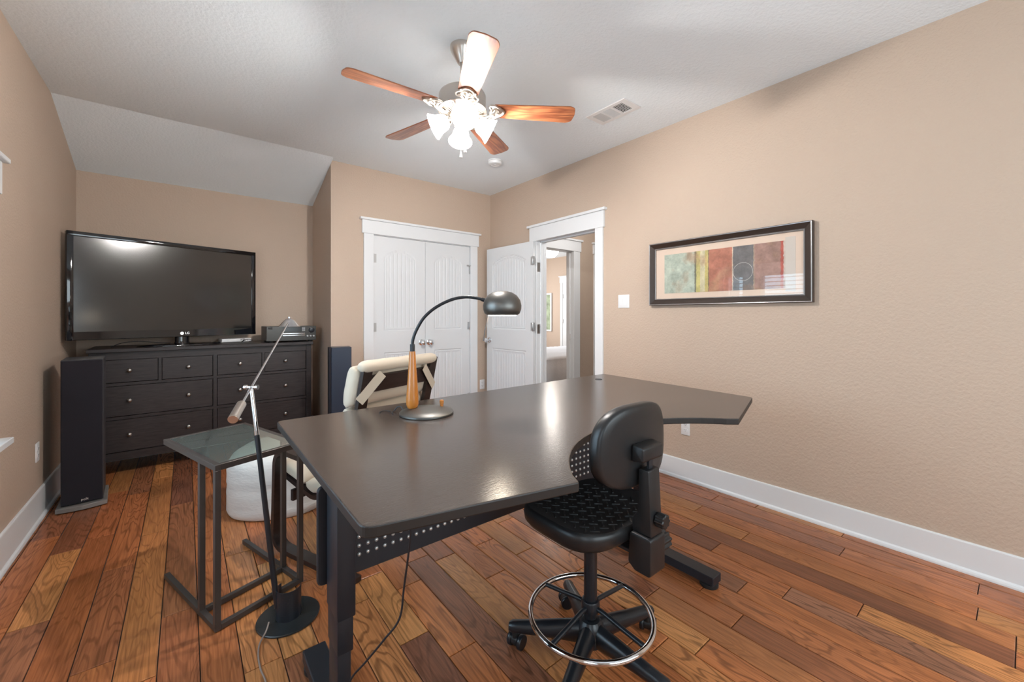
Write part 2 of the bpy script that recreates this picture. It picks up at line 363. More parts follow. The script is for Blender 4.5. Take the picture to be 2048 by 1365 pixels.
# closet wall with opening X 1.50..2.665 z 0..2.07
wallbox('wall_closet', [((XC+T*0, YC, 0), (1.495, YC+T, H+.1)), ((2.672, YC, 0), (XR+T, YC+T, H+.1)), ((1.495, YC, 2.078), (2.672, YC+T, H+.1))])
wallbox('wall_alcove_side', [((XC, YC+T, 0), (XC+T, YB+T, H+.1))])
wallbox('wall_back', [((XL-T, YB, 0), (XC, YB+T, H+.1))])
nx = (.1, 2.5); nz = (.75, 2.15)
wallbox('wall_near', [((XL, YN-T, 0), (nx[0], YN, H+.1)), ((nx[1], YN-T, 0), (XR, YN, H+.1)), ((nx[0], YN-T, 0), (nx[1], YN, nz[0])), ((nx[0], YN-T, nz[1]), (nx[1], YN, H+.1))])
# closet box behind the doors
wallbox('wall_closet_inside', [((XC+T, YB, 0), (XR+T, YB+T, H+.1))])
cl = NB(); box(cl, (XL-T, YN-T, H), (XR+T, YB+T, H+.12)); ceiling = struct('ceiling', cl, M_ceil)
sl = NB(); prism(sl, [(YF, H+.02), (YF, H), (YB, HS), (YB, H+.02)], XL, XC-.0005, M=Matrix(((0, 0, 1, 0), (1, 0, 0, 0), (0, 1, 0, 0), (0, 0, 0, 1))))
struct('ceiling_slope', sl, M_ceil)
# baseboards
def bb(name, p, q, hh, side):
    """baseboard p->q (xy) protruding to the left normal*side, with cap bead and shoe"""
    p = Vector((*p, 0)); q = Vector((*q, 0)); d = (q-p).normalized(); n = Vector((-d.y, d.x, 0))*side; L_ = (q-p).length
    M = Matrix(((n.x, d.x, 0, p.x), (n.y, d.y, 0, p.y), (0, 0, 1, 0), (0, 0, 0, 1)))
    prof = [(0, 0), (.024, 0), (.024, .008), (.021, .017), (.014, .022), (.012, .024), (.012, hh-.006), (.010, hh-.001), (.006, hh), (0, hh)]
    bm = NB(); prism(bm, prof, 0, L_, M=M @ Matrix(((1, 0, 0, 0), (0, 0, 1, 0), (0, 1, 0, 0), (0, 0, 0, 1))))
    return struct(name, bm, M_trim)
bb('baseboard_left', (XL, YN), (XL, YB), .185, -1)
bb('baseboard_right', (XR, YN), (XR, DY0-.10), .15, 1)
bb('baseboard_right_corner', (XR, DY1+.10), (XR, YC), .15, 1)
bb('baseboard_closet', (2.775, YC), (XR-.03, YC), .15, -1)
bb('baseboard_closet_left', (XC, YC), (1.40, YC), .15, -1)
bb('baseboard_alcove', (XC, YC), (XC, YB), .15, 1)
bb('baseboard_back', (XL+.03, YB), (XC-.03, YB), .15, -1)
# casings
def casing_x(name, x0, x1, ztop, y, s=-1, wd=.10):
    """casing around an opening x0..x1 on wall plane y, room side direction s"""
    bm = NB(); d = .018*s
    f = lambda a, b: (tuple(min(a[i], b[i]) for i in range(3)), tuple(max(a[i], b[i]) for i in range(3)))
    box(bm, *f((x0-wd, y, 0), (x0, y+d, ztop)), bev=.002); box(bm, *f((x1, y, 0), (x1+wd, y+d, ztop)), bev=.002)
    box(bm, *f((x0-wd-.018, y, ztop), (x1+wd+.018, y+d*1.3, ztop+.135)), bev=.002); box(bm, *f((x0-wd-.04, y, ztop+.135), (x1+wd+.04, y+d*2.4, ztop+.158)), bev=.003)
    return struct(name, bm, M_trim)
casing_x('trim_1', 1.500, 2.668, 2.078, YC)
def casing_y(name, y0, y1, ztop, x, s=-1, wd=.09):
    bm = NB(); d = .018*s
    f = lambda a, b: (tuple(min(a[i], b[i]) for i in range(3)), tuple(max(a[i], b[i]) for i in range(3)))
    box(bm, *f((x, y0-wd, 0), (x+d, y0, ztop)), bev=.002); box(bm, *f((x, y1, 0), (x+d, y1+wd, ztop)), bev=.002)
    box(bm, *f((x, y0-wd-.015, ztop), (x+d*1.3, y1+wd+.015, ztop+.15)), bev=.002); box(bm, *f((x, y0-wd-.04, ztop+.15), (x+d*2.4, y1+wd+.04, ztop+.175)), bev=.003)
    return struct(name, bm, M_trim)
casing_y('trim_2', DY0, DY1, DZ, XR)
jb = NB()
for y, s in ((DY0, -1), (DY1, 1)):
    a, b = sorted((y, y+.02*s)); box(jb, (XR-.001, a, 0), (XR+T+.001, b, DZ+.02))
    a, b = sorted((y-.012*s, y)); box(jb, (XR+.045, a, 0), (XR+.08, b, DZ))
box(jb, (XR-.001, DY0, DZ), (XR+T+.001, DY1, DZ+.02)); box(jb, (XR+.045, DY0, DZ-.012), (XR+.08, DY1, DZ))
struct('trim_3', jb, M_trim)
casing_y('trim_4', DY0, DY1, DZ, XR+T, 1)

# ------------------------------------------------------------------ panel doors
def leaf(width, height, thick, mx=.11):
    """door slab, local x 0..width, front face at y=0 looking to -y, z 0..height; arched beadboard panels pressed in"""
    def prof(d):
        if d < 0: return 0
        if d < .010: return .007*d/.010
        if d < .020: return .007-.004*(d-.010)/.010
        if d < .032: return .003+.003*(d-.020)/.012
        return .006
    x0, x1 = mx, width-mx; xc = width/2; hw = (x1-x0)/2
    def hgt(x, z):
        best = 0
        for z0, z1, rise in ((1.075, 1.845, .085), (.22, .85, 0)):
            zt = z1+rise*(1-((x-xc)/hw)**2) if abs(x-xc) < hw else z1
            d = min(x-x0, x1-x, z-z0, zt-z)
            if d > 0:
                best = prof(d)
                if d > .034:
                    q = ((x-xc)/.045+.5) % 1; q = min(q, 1-q)*.045
                    if q < .006: best += .005*(1-q/.006)
        return best
    nx_, nz_ = int(width/.0045), int(height/.012)
    xs = [width*i/nx_ for i in range(nx_+1)]; zs = [height*i/nz_ for i in range(nz_+1)]
    for q in (1.075, .22, .85):
        zs += [q, q+.01, q+.02, q+.032]
        zs += [q-.01, q-.02, q-.032]
    zs = sorted(set(round(z, 4) for z in zs if 0 <= z <= height))
    bm = NB(); g = [[bm.verts.new((x, hgt(x, z), z)) for x in xs] for z in zs]
    for a in range(len(zs)-1):
        for b in range(len(xs)-1): bm.faces.new([g[a][b], g[a][b+1], g[a+1][b+1], g[a+1][b]])
    c = [bm.verts.new((0, thick, 0)), bm.verts.new((width, thick, 0)), bm.verts.new((width, thick, height)), bm.verts.new((0, thick, height))]
    bm.faces.new(c[::-1])
    bm.faces.new([c[0], c[1]]+g[0][::-1]); bm.faces.new([g[-1][i] for i in range(len(xs))]+[c[2], c[3]])
    bm.faces.new([g[k][0] for k in range(len(zs))]+[c[3], c[0]]); bm.faces.new([g[k][-1] for k in range(len(zs)-1, -1, -1)]+[c[1], c[2]])
    return bm
def knob_bm(M):
    bm = NB(); lathe(bm, [(0, 0), (.033, 0), (.033, .004), (.028, .008), (.012, .010), (.011, .030), (.016, .036), (.027, .044), (.030, .056), (.026, .066), (.012, .072), (0, .073)], 28, M); return bm
def hinge_bm(M, hh=.09):
    bm = NB(); lathe(bm, [(0, -.004), (.004, -.003), (.0065, 0), (.0065, hh), (.004, hh+.003), (0, hh+.004)], 12, M); box(bm, (-.03, -.0015, 0), (0, .0015, hh), M=M); box(bm, (0, -.0015, 0), (.03, .0015, hh), M=M); return bm
def place_leaf(name, M, width, height, knobx, hingex, mats=M_door, kz=.94, hz=(.22, 1.07, 1.78), thick=.035):
    bm = leaf(width, height, thick); bm.transform(M); o = struct(name, bm, mats, smooth=True, angle=25)
    ko = obj('knob', knob_bm(M @ Matrix.Translation((knobx, 0, kz)) @ Matrix.Rotation(PI/2, 4, 'X')), M_chrome, o, smooth=True)
    for z in hz: obj('hinge', hinge_bm(M @ Matrix.Translation((hingex, -.004, z))), M_steelhinge, o, smooth=True)
    return o
YD = YC+.004
place_leaf('door_1', Matrix.Translation((1.503, YD, .01)), .5795, 2.058, .5795-.045, -.001)
d2 = place_leaf('door_2', Matrix.Translation((2.0855, YD, .01)), .5795, 2.058, .045, .5805, hz=(.22, 1.07))
# flip latch near the top of the right-hand closet leaf
lt = NB(); box(lt, (2.655, YD-.012, 1.745), (2.672, YD-.002, 1.84), .002); box(lt, (2.62, YD-.018, 1.835), (2.70, YD-.010, 1.85), .002); rod(lt, (2.663, YD-.004, 1.842), (2.663, YD-.03, 1.842), .006)
obj('latch', lt, M_steelhinge, d2, smooth=True)
# closet jamb
cj = NB(); box(cj, (1.480, YC+.001, 0), (1.500, YC+T, 2.078)); box(cj, (2.668, YC+.001, 0), (2.688, YC+T, 2.078)); box(cj, (1.48, YC+.001, 2.072), (2.688, YC+T, 2.09)); struct('trim_5', cj, M_trim)
# open door leaf folded back against the right wall: visible face looks into the room
hx, hy = XR-.022, DY1+.002
ux = Vector((2.905-hx, 4.085-hy, 0)).normalized()      # from hinge to free edge
ML = Matrix(((-ux.x, ux.y, 0, hx+ux.x*.80-.035*ux.y), (-ux.y, -ux.x, 0, hy+ux.y*.80), (0, 0, 1, .01), (0, 0, 0, 1)))
# local x runs from the free edge to the hinge, local y points to the wall
ML = Matrix(((-ux.x, ux.y, 0, hx+ux.x*.80), (-ux.y, -ux.x, 0, hy+ux.y*.80), (0, 0, 1, .01), (0, 0, 0, 1)))
yl = Vector((ML[0][1], ML[1][1], 0))
if yl.x < 0: ML = ML @ Matrix.Scale(-1, 4, (0, 1, 0))
ML = Matrix.Translation((-yl.x*.038 if yl.x > 0 else yl.x*.038, 0, 0)) @ ML
d3 = place_leaf('door_3', ML, .80, 2.036, .055, .80, hz=(.22, 1.07, 1.78))
hp = NB()
for z in (.24, 1.05, 1.72): box(hp, (XR+.0, DY1-.0015, z), (XR+.045, DY1+.001, z+.10))
obj('hinge_plate', hp, M_steelhinge, d3)

# ------------------------------------------------------------------ windows (left wall, unseen ones added behind the camera)
def window_y(n, y0, y1):
    bm = NB(); x = XL-T
    for a, b in (((x, y0, wz0), (x+.05, y0+.04, wz1)), ((x, y1-.04, wz0), (x+.05, y1, wz1)), ((x, y0, wz0), (x+.05, y1, wz0+.04)), ((x, y0, wz1-.04), (x+.05, y1, wz1)), ((x+.005, y0, 1.30), (x+.045, y1, 1.34))): box(bm, a, b)
    o = struct('window_%d' % n, bm, M_trim)
    g = NB(); box(g, (x+.02, y0+.03, wz0+.03), (x+.024, y1-.03, wz1-.03)); obj('pane', g, M_glass, o)
    return o
window_y(1, *wy[1]); window_y(2, *wy[2]); window_y(3, *wy[0])
cz = NB(); Y0, Y1 = wy[1][0], wy[2][1]
box(cz, (XL, Y0-.09, wz0), (XL+.018, Y0, wz1), .002); box(cz, (XL, Y1, wz0), (XL+.018, Y1+.075, wz1), .002); box(cz, (XL, wy[1][1], wz0), (XL+.018, wy[2][0], wz1), .002)
box(cz, (XL, Y0-.105, wz1-.10), (XL+.024, Y1+.085, wz1+.055), .002); box(cz, (XL, Y0-.13, wz1+.055), (XL+.045, Y1+.11, wz1+.078), .003)
box(cz, (XL-.07, Y0-.13, wz0-.03), (XL+.055, Y1+.11, wz0), .003); box(cz, (XL, Y0-.1, wz0-.11), (XL+.016, Y1+.085, wz0-.03), .002)
struct('trim_6', cz, M_trim)
for n_, (a, b) in enumerate(((wy[1][0]+.01, wy[1][1]-.01), (wy[2][0]+.01, wy[2][1]-.01))):
    t = thing('window_blind', ['wide white slatted blind open in the left wall window', 'narrow white slatted blind at the left wall, nearest the far corner'][n_], 'blind', (XL-.03, (a+b)/2, wz1-.02))
    hr = NB(); box(hr, (XL-.055, a, wz1-.05), (XL-.005, b, wz1-.001), .003); obj('head_rail', hr, M_blind, t, world=True)
    first = None
    k = 0; z = wz1-.075
    while z > wz0+.05:
        if first is None:
            s_ = NB(); box(s_, (-.023, a, -.0012), (.023, b, .0012), M=Matrix.Translation((XL-.03, 0, z)) @ Matrix.Rotation(R(18), 4, 'Y')); first = obj('slat', s_, M_blind, t, world=True); zf = z
        else:
            c_ = first.copy(); COL.objects.link(c_); c_.location = (0, 0, z-zf)
        z -= .058
    br = NB(); box(br, (XL-.05, a, wz0+.005), (XL-.01, b, wz0+.025), .003); obj('bottom_rail', br, M_blind, t, world=True)
bm = NB()
for a, b in (((nx[0], YN-T, nz[0]), (nx[0]+.05, YN-T+.05, nz[1])), ((nx[1]-.05, YN-T, nz[0]), (nx[1], YN-T+.05, nz[1])), ((1.27, YN-T, nz[0]), (1.33, YN-T+.05, nz[1])), ((nx[0], YN-T, nz[0]), (nx[1], YN-T+.05, nz[0]+.05)), ((nx[0], YN-T, nz[1]-.05), (nx[1], YN-T+.05, nz[1]))): box(bm, a, b)
w4 = struct('window_4', bm, M_trim); g = NB(); box(g, (nx[0]+.04, YN-T+.02, nz[0]+.04), (nx[1]-.04, YN-T+.024, nz[1]-.04)); obj('pane', g, M_glass, w4)  # unseen window, added to let fill light in from behind the camera

# ------------------------------------------------------------------ hall and bedroom beyond the doorway
HX = XR+T
wallbox('wall_hall_far', [((HX, 3.75, 0), (3.30, 3.87, H)), ((4.03, 3.75, 0), (6.2, 3.87, H)), ((3.30, 3.75, 2.10), (4.03, 3.87, H))])
casing_x('trim_7', 3.30, 4.03, 2.10, 3.75, wd=.12)
hj = NB(); box(hj, (3.28, 3.749, 0), (3.302, 3.871, 2.10)); box(hj, (4.028, 3.749, 0), (4.05, 3.871, 2.10)); box(hj, (3.28, 3.749, 2.098), (4.05, 3.871, 2.12)); box(hj, (4.015, 3.80, 0), (4.03, 3.84, 2.10)); box(hj, (4.013, 3.775, .93), (4.0285, 3.80, 1.0)); struct('trim_8', hj, M_trim)
casing_x('trim_9', 4.56, 5.3, 2.10, 3.75, wd=.12)
d4 = NB(); box(d4, (4.56, 3.745, .01), (5.30, 3.7495, 2.10)); struct('door_4', d4, M_door)
wallbox('wall_hall_side', [((6.2, 1.3, 0), (6.32, 3.87, H))])
wallbox('wall_hall_near', [((HX, 1.3-T, 0), (6.32, 1.3, H))])
wallbox('wall_bedroom_far', [((7.5, 3.87, 0), (7.62, 9.2, H))])
wallbox('wall_bedroom_left', [((3.0, 3.87, 0), (HX, 9.2, H))])
wallbox('wall_bedroom_window', [((3.0, 9.2, 0), (7.62, 9.32, H))])
cb = NB(); box(cb, (HX, 1.2, H), (7.7, 9.32, H+.12)); struct('ceiling_bedroom', cb, M_ceil)
casing_y('trim_10', 6.5, 7.33, 2.07, 7.5, -1, .08)
bd = NB(); box(bd, (7.492, 6.5, .01), (7.4995, 7.33, 2.07)); d5 = struct('door_5', bd, M_door)
for z in (.3, 1.05, 1.68):
    q = NB(); rod(q, (7.488, 7.315, z), (7.488, 7.315, z+.10), .008); obj('hinge', q, M_steelhinge, d5)
# bed
t = thing('bed', 'white quilted bed in the bedroom beyond the open doorway', 'bed', (5.1, 4.95, 0))
mt = NB(); box(mt, (4.05, 4.32, .12), (6.15, 5.62, .56), .05, 3); obj('mattress', mt, M_white, t, world=True, smooth=True)
ql = NB()
nu, nv = 56, 64
def qpos(u, v):
    x = 4.0+2.2*u; s = v*2.4
    ztop = .62
    if s < .55: y, z = 4.285, .08+s
    elif s < .65: a = (s-.55)/.10*PI/2; y, z = 4.285+.06*(1-math.cos(a)), .60+.03*math.sin(a)
    else: y, z = 4.345+(s-.65)/1.75*1.32, .63+.02*math.sin((s-.65)/1.75*PI)
    bump_ = .012*abs(math.sin(s*PI/.09))**.6+.006*abs(math.sin(x*PI/.12))
    return (x, y-bump_*(1 if s < .6 else .0), z+bump_*(0 if s < .6 else 1))
g = [[ql.verts.new(qpos(u/nu, v/nv/1.0)) for u in range(nu+1)] for v in range(nv+1)]
for a in range(nv):
    for b in range(nu): ql.faces.new([g[a][b], g[a][b+1], g[a+1][b+1], g[a+1][b]])
obj('quilt', ql, M_quilt, t, world=True, smooth=True, angle=180)
for k, (x, y) in enumerate(((4.2, 4.45), (6.0, 4.45), (4.2, 5.5), (6.0, 5.5))):
    q = NB(); box(q, (x-.03, y-.03, 0), (x+.03, y+.03, .13)); obj('leg', q, M_dresser, t, world=True)
t = thing('framed_print', 'white framed green print on the far bedroom wall', 'picture', (7.49, 7.95, 1.32))
q = NB()
for a, b in (((7.47, 7.72, .83), (7.4995, 7.76, 1.83)), ((7.47, 8.26, .83), (7.4995, 8.30, 1.83)), ((7.47, 7.76, .83), (7.4995, 8.26, .87)), ((7.47, 7.76, 1.79), (7.4995, 8.26, 1.83))): box(q, a, b)
obj('frame', q, M_white, t, world=True); q = NB(); box(q, (7.48, 7.76, .87), (7.49, 8.26, 1.79)); obj('print', q, M_green, t, world=True)
# bedroom ceiling fan with its lit bowl
bc = W(.101*7.7-.05, 7.7, 0)
t = thing('ceiling_fan', 'small lit ceiling fan seen through the doorway in the bedroom', 'ceiling fan', (bc[0], bc[1], H))
q = NB(); lathe(q, [(0, 0), (.07, 0), (.05, -.05), (.013, -.06), (.013, -.16), (.10, -.17), (.12, -.25), (.06, -.28), (0, -.28)], 20); obj('motor', q, M_nickel, t, smooth=True)
q = NB(); lathe(q, [(0, -.41), (.08, -.395), (.14, -.33), (.15, -.285), (.06, -.28)], 20); obj('light_bowl', q, M_shade, t, smooth=True)
for k in range(5):
    q = NB(); prism(q, rpoly([(.14, -.05), (.62, -.065), (.62, .065), (.14, .05)], .03, 4), -.245, -.238, M=Matrix.Rotation(k*2*PI/5-.55, 4, 'Z')); obj('blade', q, M_white, t)
point('bedroom_lamp', (bc[0], bc[1], 2.2), 9, (1, .93, .85), .1)

# ------------------------------------------------------------------ ceiling fan over the desk
FX, FY = 1.203, 1.950
t = thing('ceiling_fan', 'brushed nickel ceiling fan with five cherry blades and lit frosted shades', 'ceiling fan', (FX, FY, H))
q = NB(); lathe(q, [(0, 0), (.068, 0), (.069, -.012), (.062, -.03), (.043, -.062), (.030, -.085), (.024, -.095), (0, -.096)], 36); obj('canopy', q, M_nickel, t, smooth=True)
q = NB(); lathe(q, [(0, -.09), (.0125, -.09), (.0125, -.25), (0, -.25)], 16); lathe(q, [(.0125, -.21), (.028, -.22), (.030, -.242), (.0125, -.25)], 20); obj('downrod', q, M_nickel, t, smooth=True)
DR = Matrix.Translation((0, 0, -.025))
q = NB(); lathe(q, [(0, -.215), (.05, -.218), (.105, -.226), (.124, -.238), (.130, -.25), (.130, -.322), (.134, -.325), (.134, -.334), (.124, -.338), (.070, -.352), (0, -.352)], 48); q.transform(DR); mo = obj('motor_housing', q, M_nickel, t, smooth=True)
q = NB()
for k in range(44):
    if True:
        Mk = Matrix.Rotation(k*2*PI/44, 4, 'Z'); a, b = (.068, 0, -.358), (.122, 0, -.343)
        tt = bmesh.new(); 
        bar(tt, a, b, .005, .008); merge(q, tt, Mk)
q.transform(DR); fins = obj('cooling_fin', q, M_nickel, mo); fins['kind'] = 'stuff'
q = NB(); lathe(q, [(.0, -.352), (.058, -.352), (.062, -.362), (.05, -.372), (.046, -.378), (.046, -.405), (.048, -.409), (.046, -.416), (.03, -.424), (0, -.426)], 32); q.transform(DR); obj('switch_housing', q, M_nickel, t, smooth=True)
for k, adeg in enumerate((176.5, 104.5, 33, -39+6, -111-2)):
    Rz = Matrix.Rotation(R(adeg), 4, 'Z'); pitch = Matrix.Translation((0, 0, -.322)) @ Matrix.Rotation(R(-11), 4, 'X')
    q = NB(); prism(q, rpoly([(.165, -.052), (.597, -.068), (.627, -.055), (.635, 0), (.627, .055), (.597, .068), (.165, .052)], [.02, .03, .04, .06, .04, .03, .02], 4), -.003, .003, .0012, 1, M=Matrix.Translation((-.4, 0, 0)))
    bo = obj('blade', q, M_blade, t); bo.matrix_basis = DR @ Rz @ pitch @ Matrix.Translation((.4, 0, 0))
    q = NB()
    # scrolled iron: arm from the motor, then a lyre shaped plate under the blade
    arm = spline([(.085, 0, -.350), (.115, 0, -.362), (.145, 0, -.352), (.175, 0, -.334), (.20, 0, -.330)], 5); tube(q, [Vector(p) for p in arm], .009, 8)
    for s in (1, -1):
        tube(q, spline([(.150, .0, -.347), (.160, s*.030, -.340), (.150, s*.052, -.334), (.172, s*.056, -.331), (.195, s*.040, -.330), (.21, s*.030, -.330), (.225, s*.016, -.330), (.232, 0, -.330)], 5), .006, 8)
        tube(q, spline([(.168, s*.006, -.338), (.180, s*.024, -.333), (.196, s*.020, -.331), (.204, 0, -.331)], 4), .0045, 8)
        lathe(q, [(0, 0), (.007, .0), (.006, -.004), (0, -.005)], 8, Matrix.Translation((.205, s*.036, -.330)))
    prism(q, rpoly([(.150, -.012), (.165, -.052), (.185, -.05), (.20, -.032), (.225, -.02), (.24, 0), (.225, .02), (.20, .032), (.185, .05), (.165, .052), (.150, .012)], .008, 3), -.3285, -.3265)
    q.transform(DR @ Rz @ Matrix.Translation((0, 0, -.322)) @ Matrix.Rotation(R(-11), 4, 'X') @ Matrix.Translation((0, 0, .322)))
    obj('blade_bracket', q, M_nickel, t, smooth=True)
for k in range(4):
    a = R(63+90*k); Rz = Matrix.Rotation(a, 4, 'Z')
    tilt = DR @ Rz @ Matrix.Translation((.052, 0, -.376)) @ Matrix.Rotation(R(180-62), 4, 'Y') @ Matrix.Scale(.93, 4)
    # local +z now points out and down
    q = NB(); lathe(q, [(0, -.01), (.014, -.008), (.014, .02), (.024, .024), (.024, .048), (.0, .05)], 20, tilt); so = obj('socket', q, M_nickel, t, smooth=True)
    q = NB(); lathe(q, [(.022, .035), (.034, .040), (.045, .055), (.050, .075), (.055, .095), (.068, .118), (.076, .130), (.074, .131), (.065, .120), (.052, .097), (.047, .076), (.042, .057), (.032, .043), (.022, .039)], 32, tilt); obj('glass_shade', q, M_shade, t, smooth=True)
    c = tilt @ Vector((0, 0, .068)); lp = point('fan_bulb', (FX+c.x, FY+c.y, H+c.z), 58, (1, .965, .93), .03)
for (dx, dy, L_, big) in ((-.01, .0, .135, 1), (.03, .02, .09, 0)):
    q = NB(); rod(q, (dx, dy, -.43), (dx, dy, -.45-L_), .0012, n=6)
    lathe(q, [(0, 0), (.0035, -.002), (.005, -.012), (.009, -.030), (.008, -.036), (0, -.037)], 12, Matrix.Translation((dx, dy, -.45-L_+.004))); obj('pull_chain', q, M_white, t, smooth=True)

# ceiling register, smoke detector
t = thing('ceiling_vent', 'white rectangular ceiling air register beside the fan', 'vent', (2.445, 1.88, H))
q = NB(); x0, x1, y0, y1 = 2.345, 2.545, 1.71, 2.055; z0, z1 = H-.008, H-.0005
ys = [y0, y0+.045, y0+.125, y0+.145, y1-.135, y1-.115, y1-.04, y1]
box(q, (x0, y0, z0), (x0+.035, y1, z1), .002); box(q, (x1-.035, y0, z0), (x1, y1, z1), .002)
for a, b in ((0, 1), (2, 3), (4, 5), (6, 7)): box(q, (x0+.034, ys[a], z0), (x1-.034, ys[b], z1))
obj('frame', q, M_white, t, world=True)
q = NB(); box(q, (x0+.03, y0+.04, H-.0015), (x1-.03, y1-.03, H-.0005)); obj('duct_shade', q, M_ductshade, t, world=True)  # thin black sheet in place of the shade inside the duct
for k in range(7):   # middle slats
    q = NB(); x = x0+.042+k*.0185; box(q, (-.008, ys[3], -.0008), (.008, ys[4], .0008), M=Matrix.Translation((x, 0, H-.006)) @ Matrix.Rotation(R(28), 4, 'Y')); obj('slat', q, M_ventgrey, t, world=True)
for k in range(7):
    q = NB(); y = ys[5]+.006+k*.0105; box(q, (x0+.034, -.0062, -.0006), (x1-.034, .0062, .0006), M=Matrix.Translation((0, y, H-.005)) @ Matrix.Rotation(R(-30), 4, 'X')); obj('slat', q, M_ventgrey, t, world=True)
q = NB()
for k in range(6): y = ys[1]+.010+k*.0135; box(q, (x0+.034, y-.0011, H-.006), (x1-.034, y+.0011, H-.005))
for k in range(7): x = x0+.046+k*.018; box(q, (x-.0013, ys[1], H-.006), (x+.0013, ys[2], H-.005))
obj('grid', q, M_white, t, world=True)
t = thing('smoke_detector', 'round white smoke detector on the ceiling near the closet', 'smoke detector', (2.334, 3.19, H))
q = NB(); lathe(q, [(0, -.0005), (.068, -.0005), (.070, -.008), (.066, -.010), (0, -.010)], 36); obj('mounting_plate', q, M_white, t, smooth=True)
q = NB(); lathe(q, [(.064, -.010), (.066, -.022), (.058, -.036), (.040, -.040), (.038, -.037), (.012, -.037), (.010, -.041), (0, -.041)], 36); obj('cover', q, M_white, t, smooth=True)

# ------------------------------------------------------------------ switch and outlets
def plate(kind, label, M, loc):
    t = thing('light_switch' if kind == 'switch' else 'wall_outlet', label, 'light switch' if kind == 'switch' else 'outlet', loc)
    wd = .115 if kind == 'switch' else .070
    q = NB(); box(q, (-wd/2, -.0065, -.0575), (wd/2, -.0003, .0575), .003, 2, M); obj('plate', q, M_white, t, world=True, smooth=True)
    if kind == 'switch':
        for x in (-.023, .023):
            q = NB(); box(q, (x-.017, -.0085, -.034), (x+.017, -.006, .034), .0015, 1, M @ Matrix.Rotation(R(2), 4, 'X')); obj('rocker', q, M_white, t, world=True)
    else:
        for z in (-.0195, .0195):
            q = NB(); Mz = M @ Matrix.Translation((0, 0, z)) @ Matrix.Rotation(PI/2, 4, 'X')
            prism(q, rpoly([(-.017, -.012), (.017, -.012), (.017, .012), (-.017, .012)], .008, 4), .006, .0085, M=Mz); r_ = obj('receptacle', q, M_white, t, world=True)
            q = NB()
            for x in (-.007, .007): box(q, (x-.0012, -.009, z+.0), (x+.0012, -.0084, z+.008), M=M)
            lathe(q, [(0, .0084), (.0025, .0084), (.0025, .009), (0, .009)], 8, M @ Matrix.Translation((0, 0, z-.006)) @ Matrix.Rotation(PI/2, 4, 'X')); obj('slot', q, M_slot, r_, world=True)
# local frame: -y looks into the room
def wallM(x, y, z, rot): return Matrix.Translation((x, y, z)) @ Matrix.Rotation(rot, 4, 'Z')
plate('switch', 'white double rocker light switch between doorway and framed picture', wallM(XR, 2.167, 1.369, -PI/2), (XR, 2.167, 1.369))
plate('outlet', 'white wall outlet on the right wall below the desktop edge', wallM(XR, 1.607, .397, -PI/2), (XR, 1.607, .397))
plate('outlet', 'white wall outlet between the closet and the open door', wallM(2.844, YC, .402, 0), (2.844, YC, .402))
plate('outlet', 'white wall outlet on the left wall beside the tall speaker', wallM(XL, 3.73, .42, PI/2), (XL, 3.73, .42))

# ------------------------------------------------------------------ framed abstract picture on the right wall
t = thing('framed_picture', 'wide dark framed abstract print on the right wall', 'picture', (XR, 1.345, 1.574))
y0, y1, z0, z1 = .793, 1.899, 1.327, 1.821; fw = .052; fd = .038
def mitre(bm, y0, y1, z0, z1, fw, prof):
    """moulding round a rectangle on plane x=XR; prof = list of (inward, out) """
    rings = []
    for (a, o_) in prof:
        rings.append([bm.verts.new((XR-o_, y, z)) for y, z in ((y0+a, z0+a), (y1-a, z0+a), (y1-a, z1-a), (y0+a, z1-a))])
    for i in range(len(rings)-1):
        for k in range(4): bm.faces.new([rings[i][k], rings[i][(k+1) % 4], rings[i+1][(k+1) % 4], rings[i+1][k]])
q = NB(); mitre(q, y0, y1, z0, z1, fw, [(0, .001), (0, .034), (.003, .038), (.008, .039), (.012, .037), (.040, .022), (.046, .023), (.050, .021), (.052, .014), (.052, .004)]); obj('frame', q, M_blackbrown, t, world=True)
q = NB(); mitre(q, y0, y1, z0, z1, fw, [(.045, .0232), (.048, .0245), (.051, .022), (.0515, .014)]); mitre(q, y0, y1, z0, z1, fw, [(.0025, .0385), (.005, .0398), (.008, .0392)]); obj('bead', q, M_silver, t, world=True)
q = NB(); box(q, (XR-.012, y0+.05, z0+.05), (XR-.002, y1-.05, z1-.05)); obj('mat_board', q, M_matboard, t, world=True)
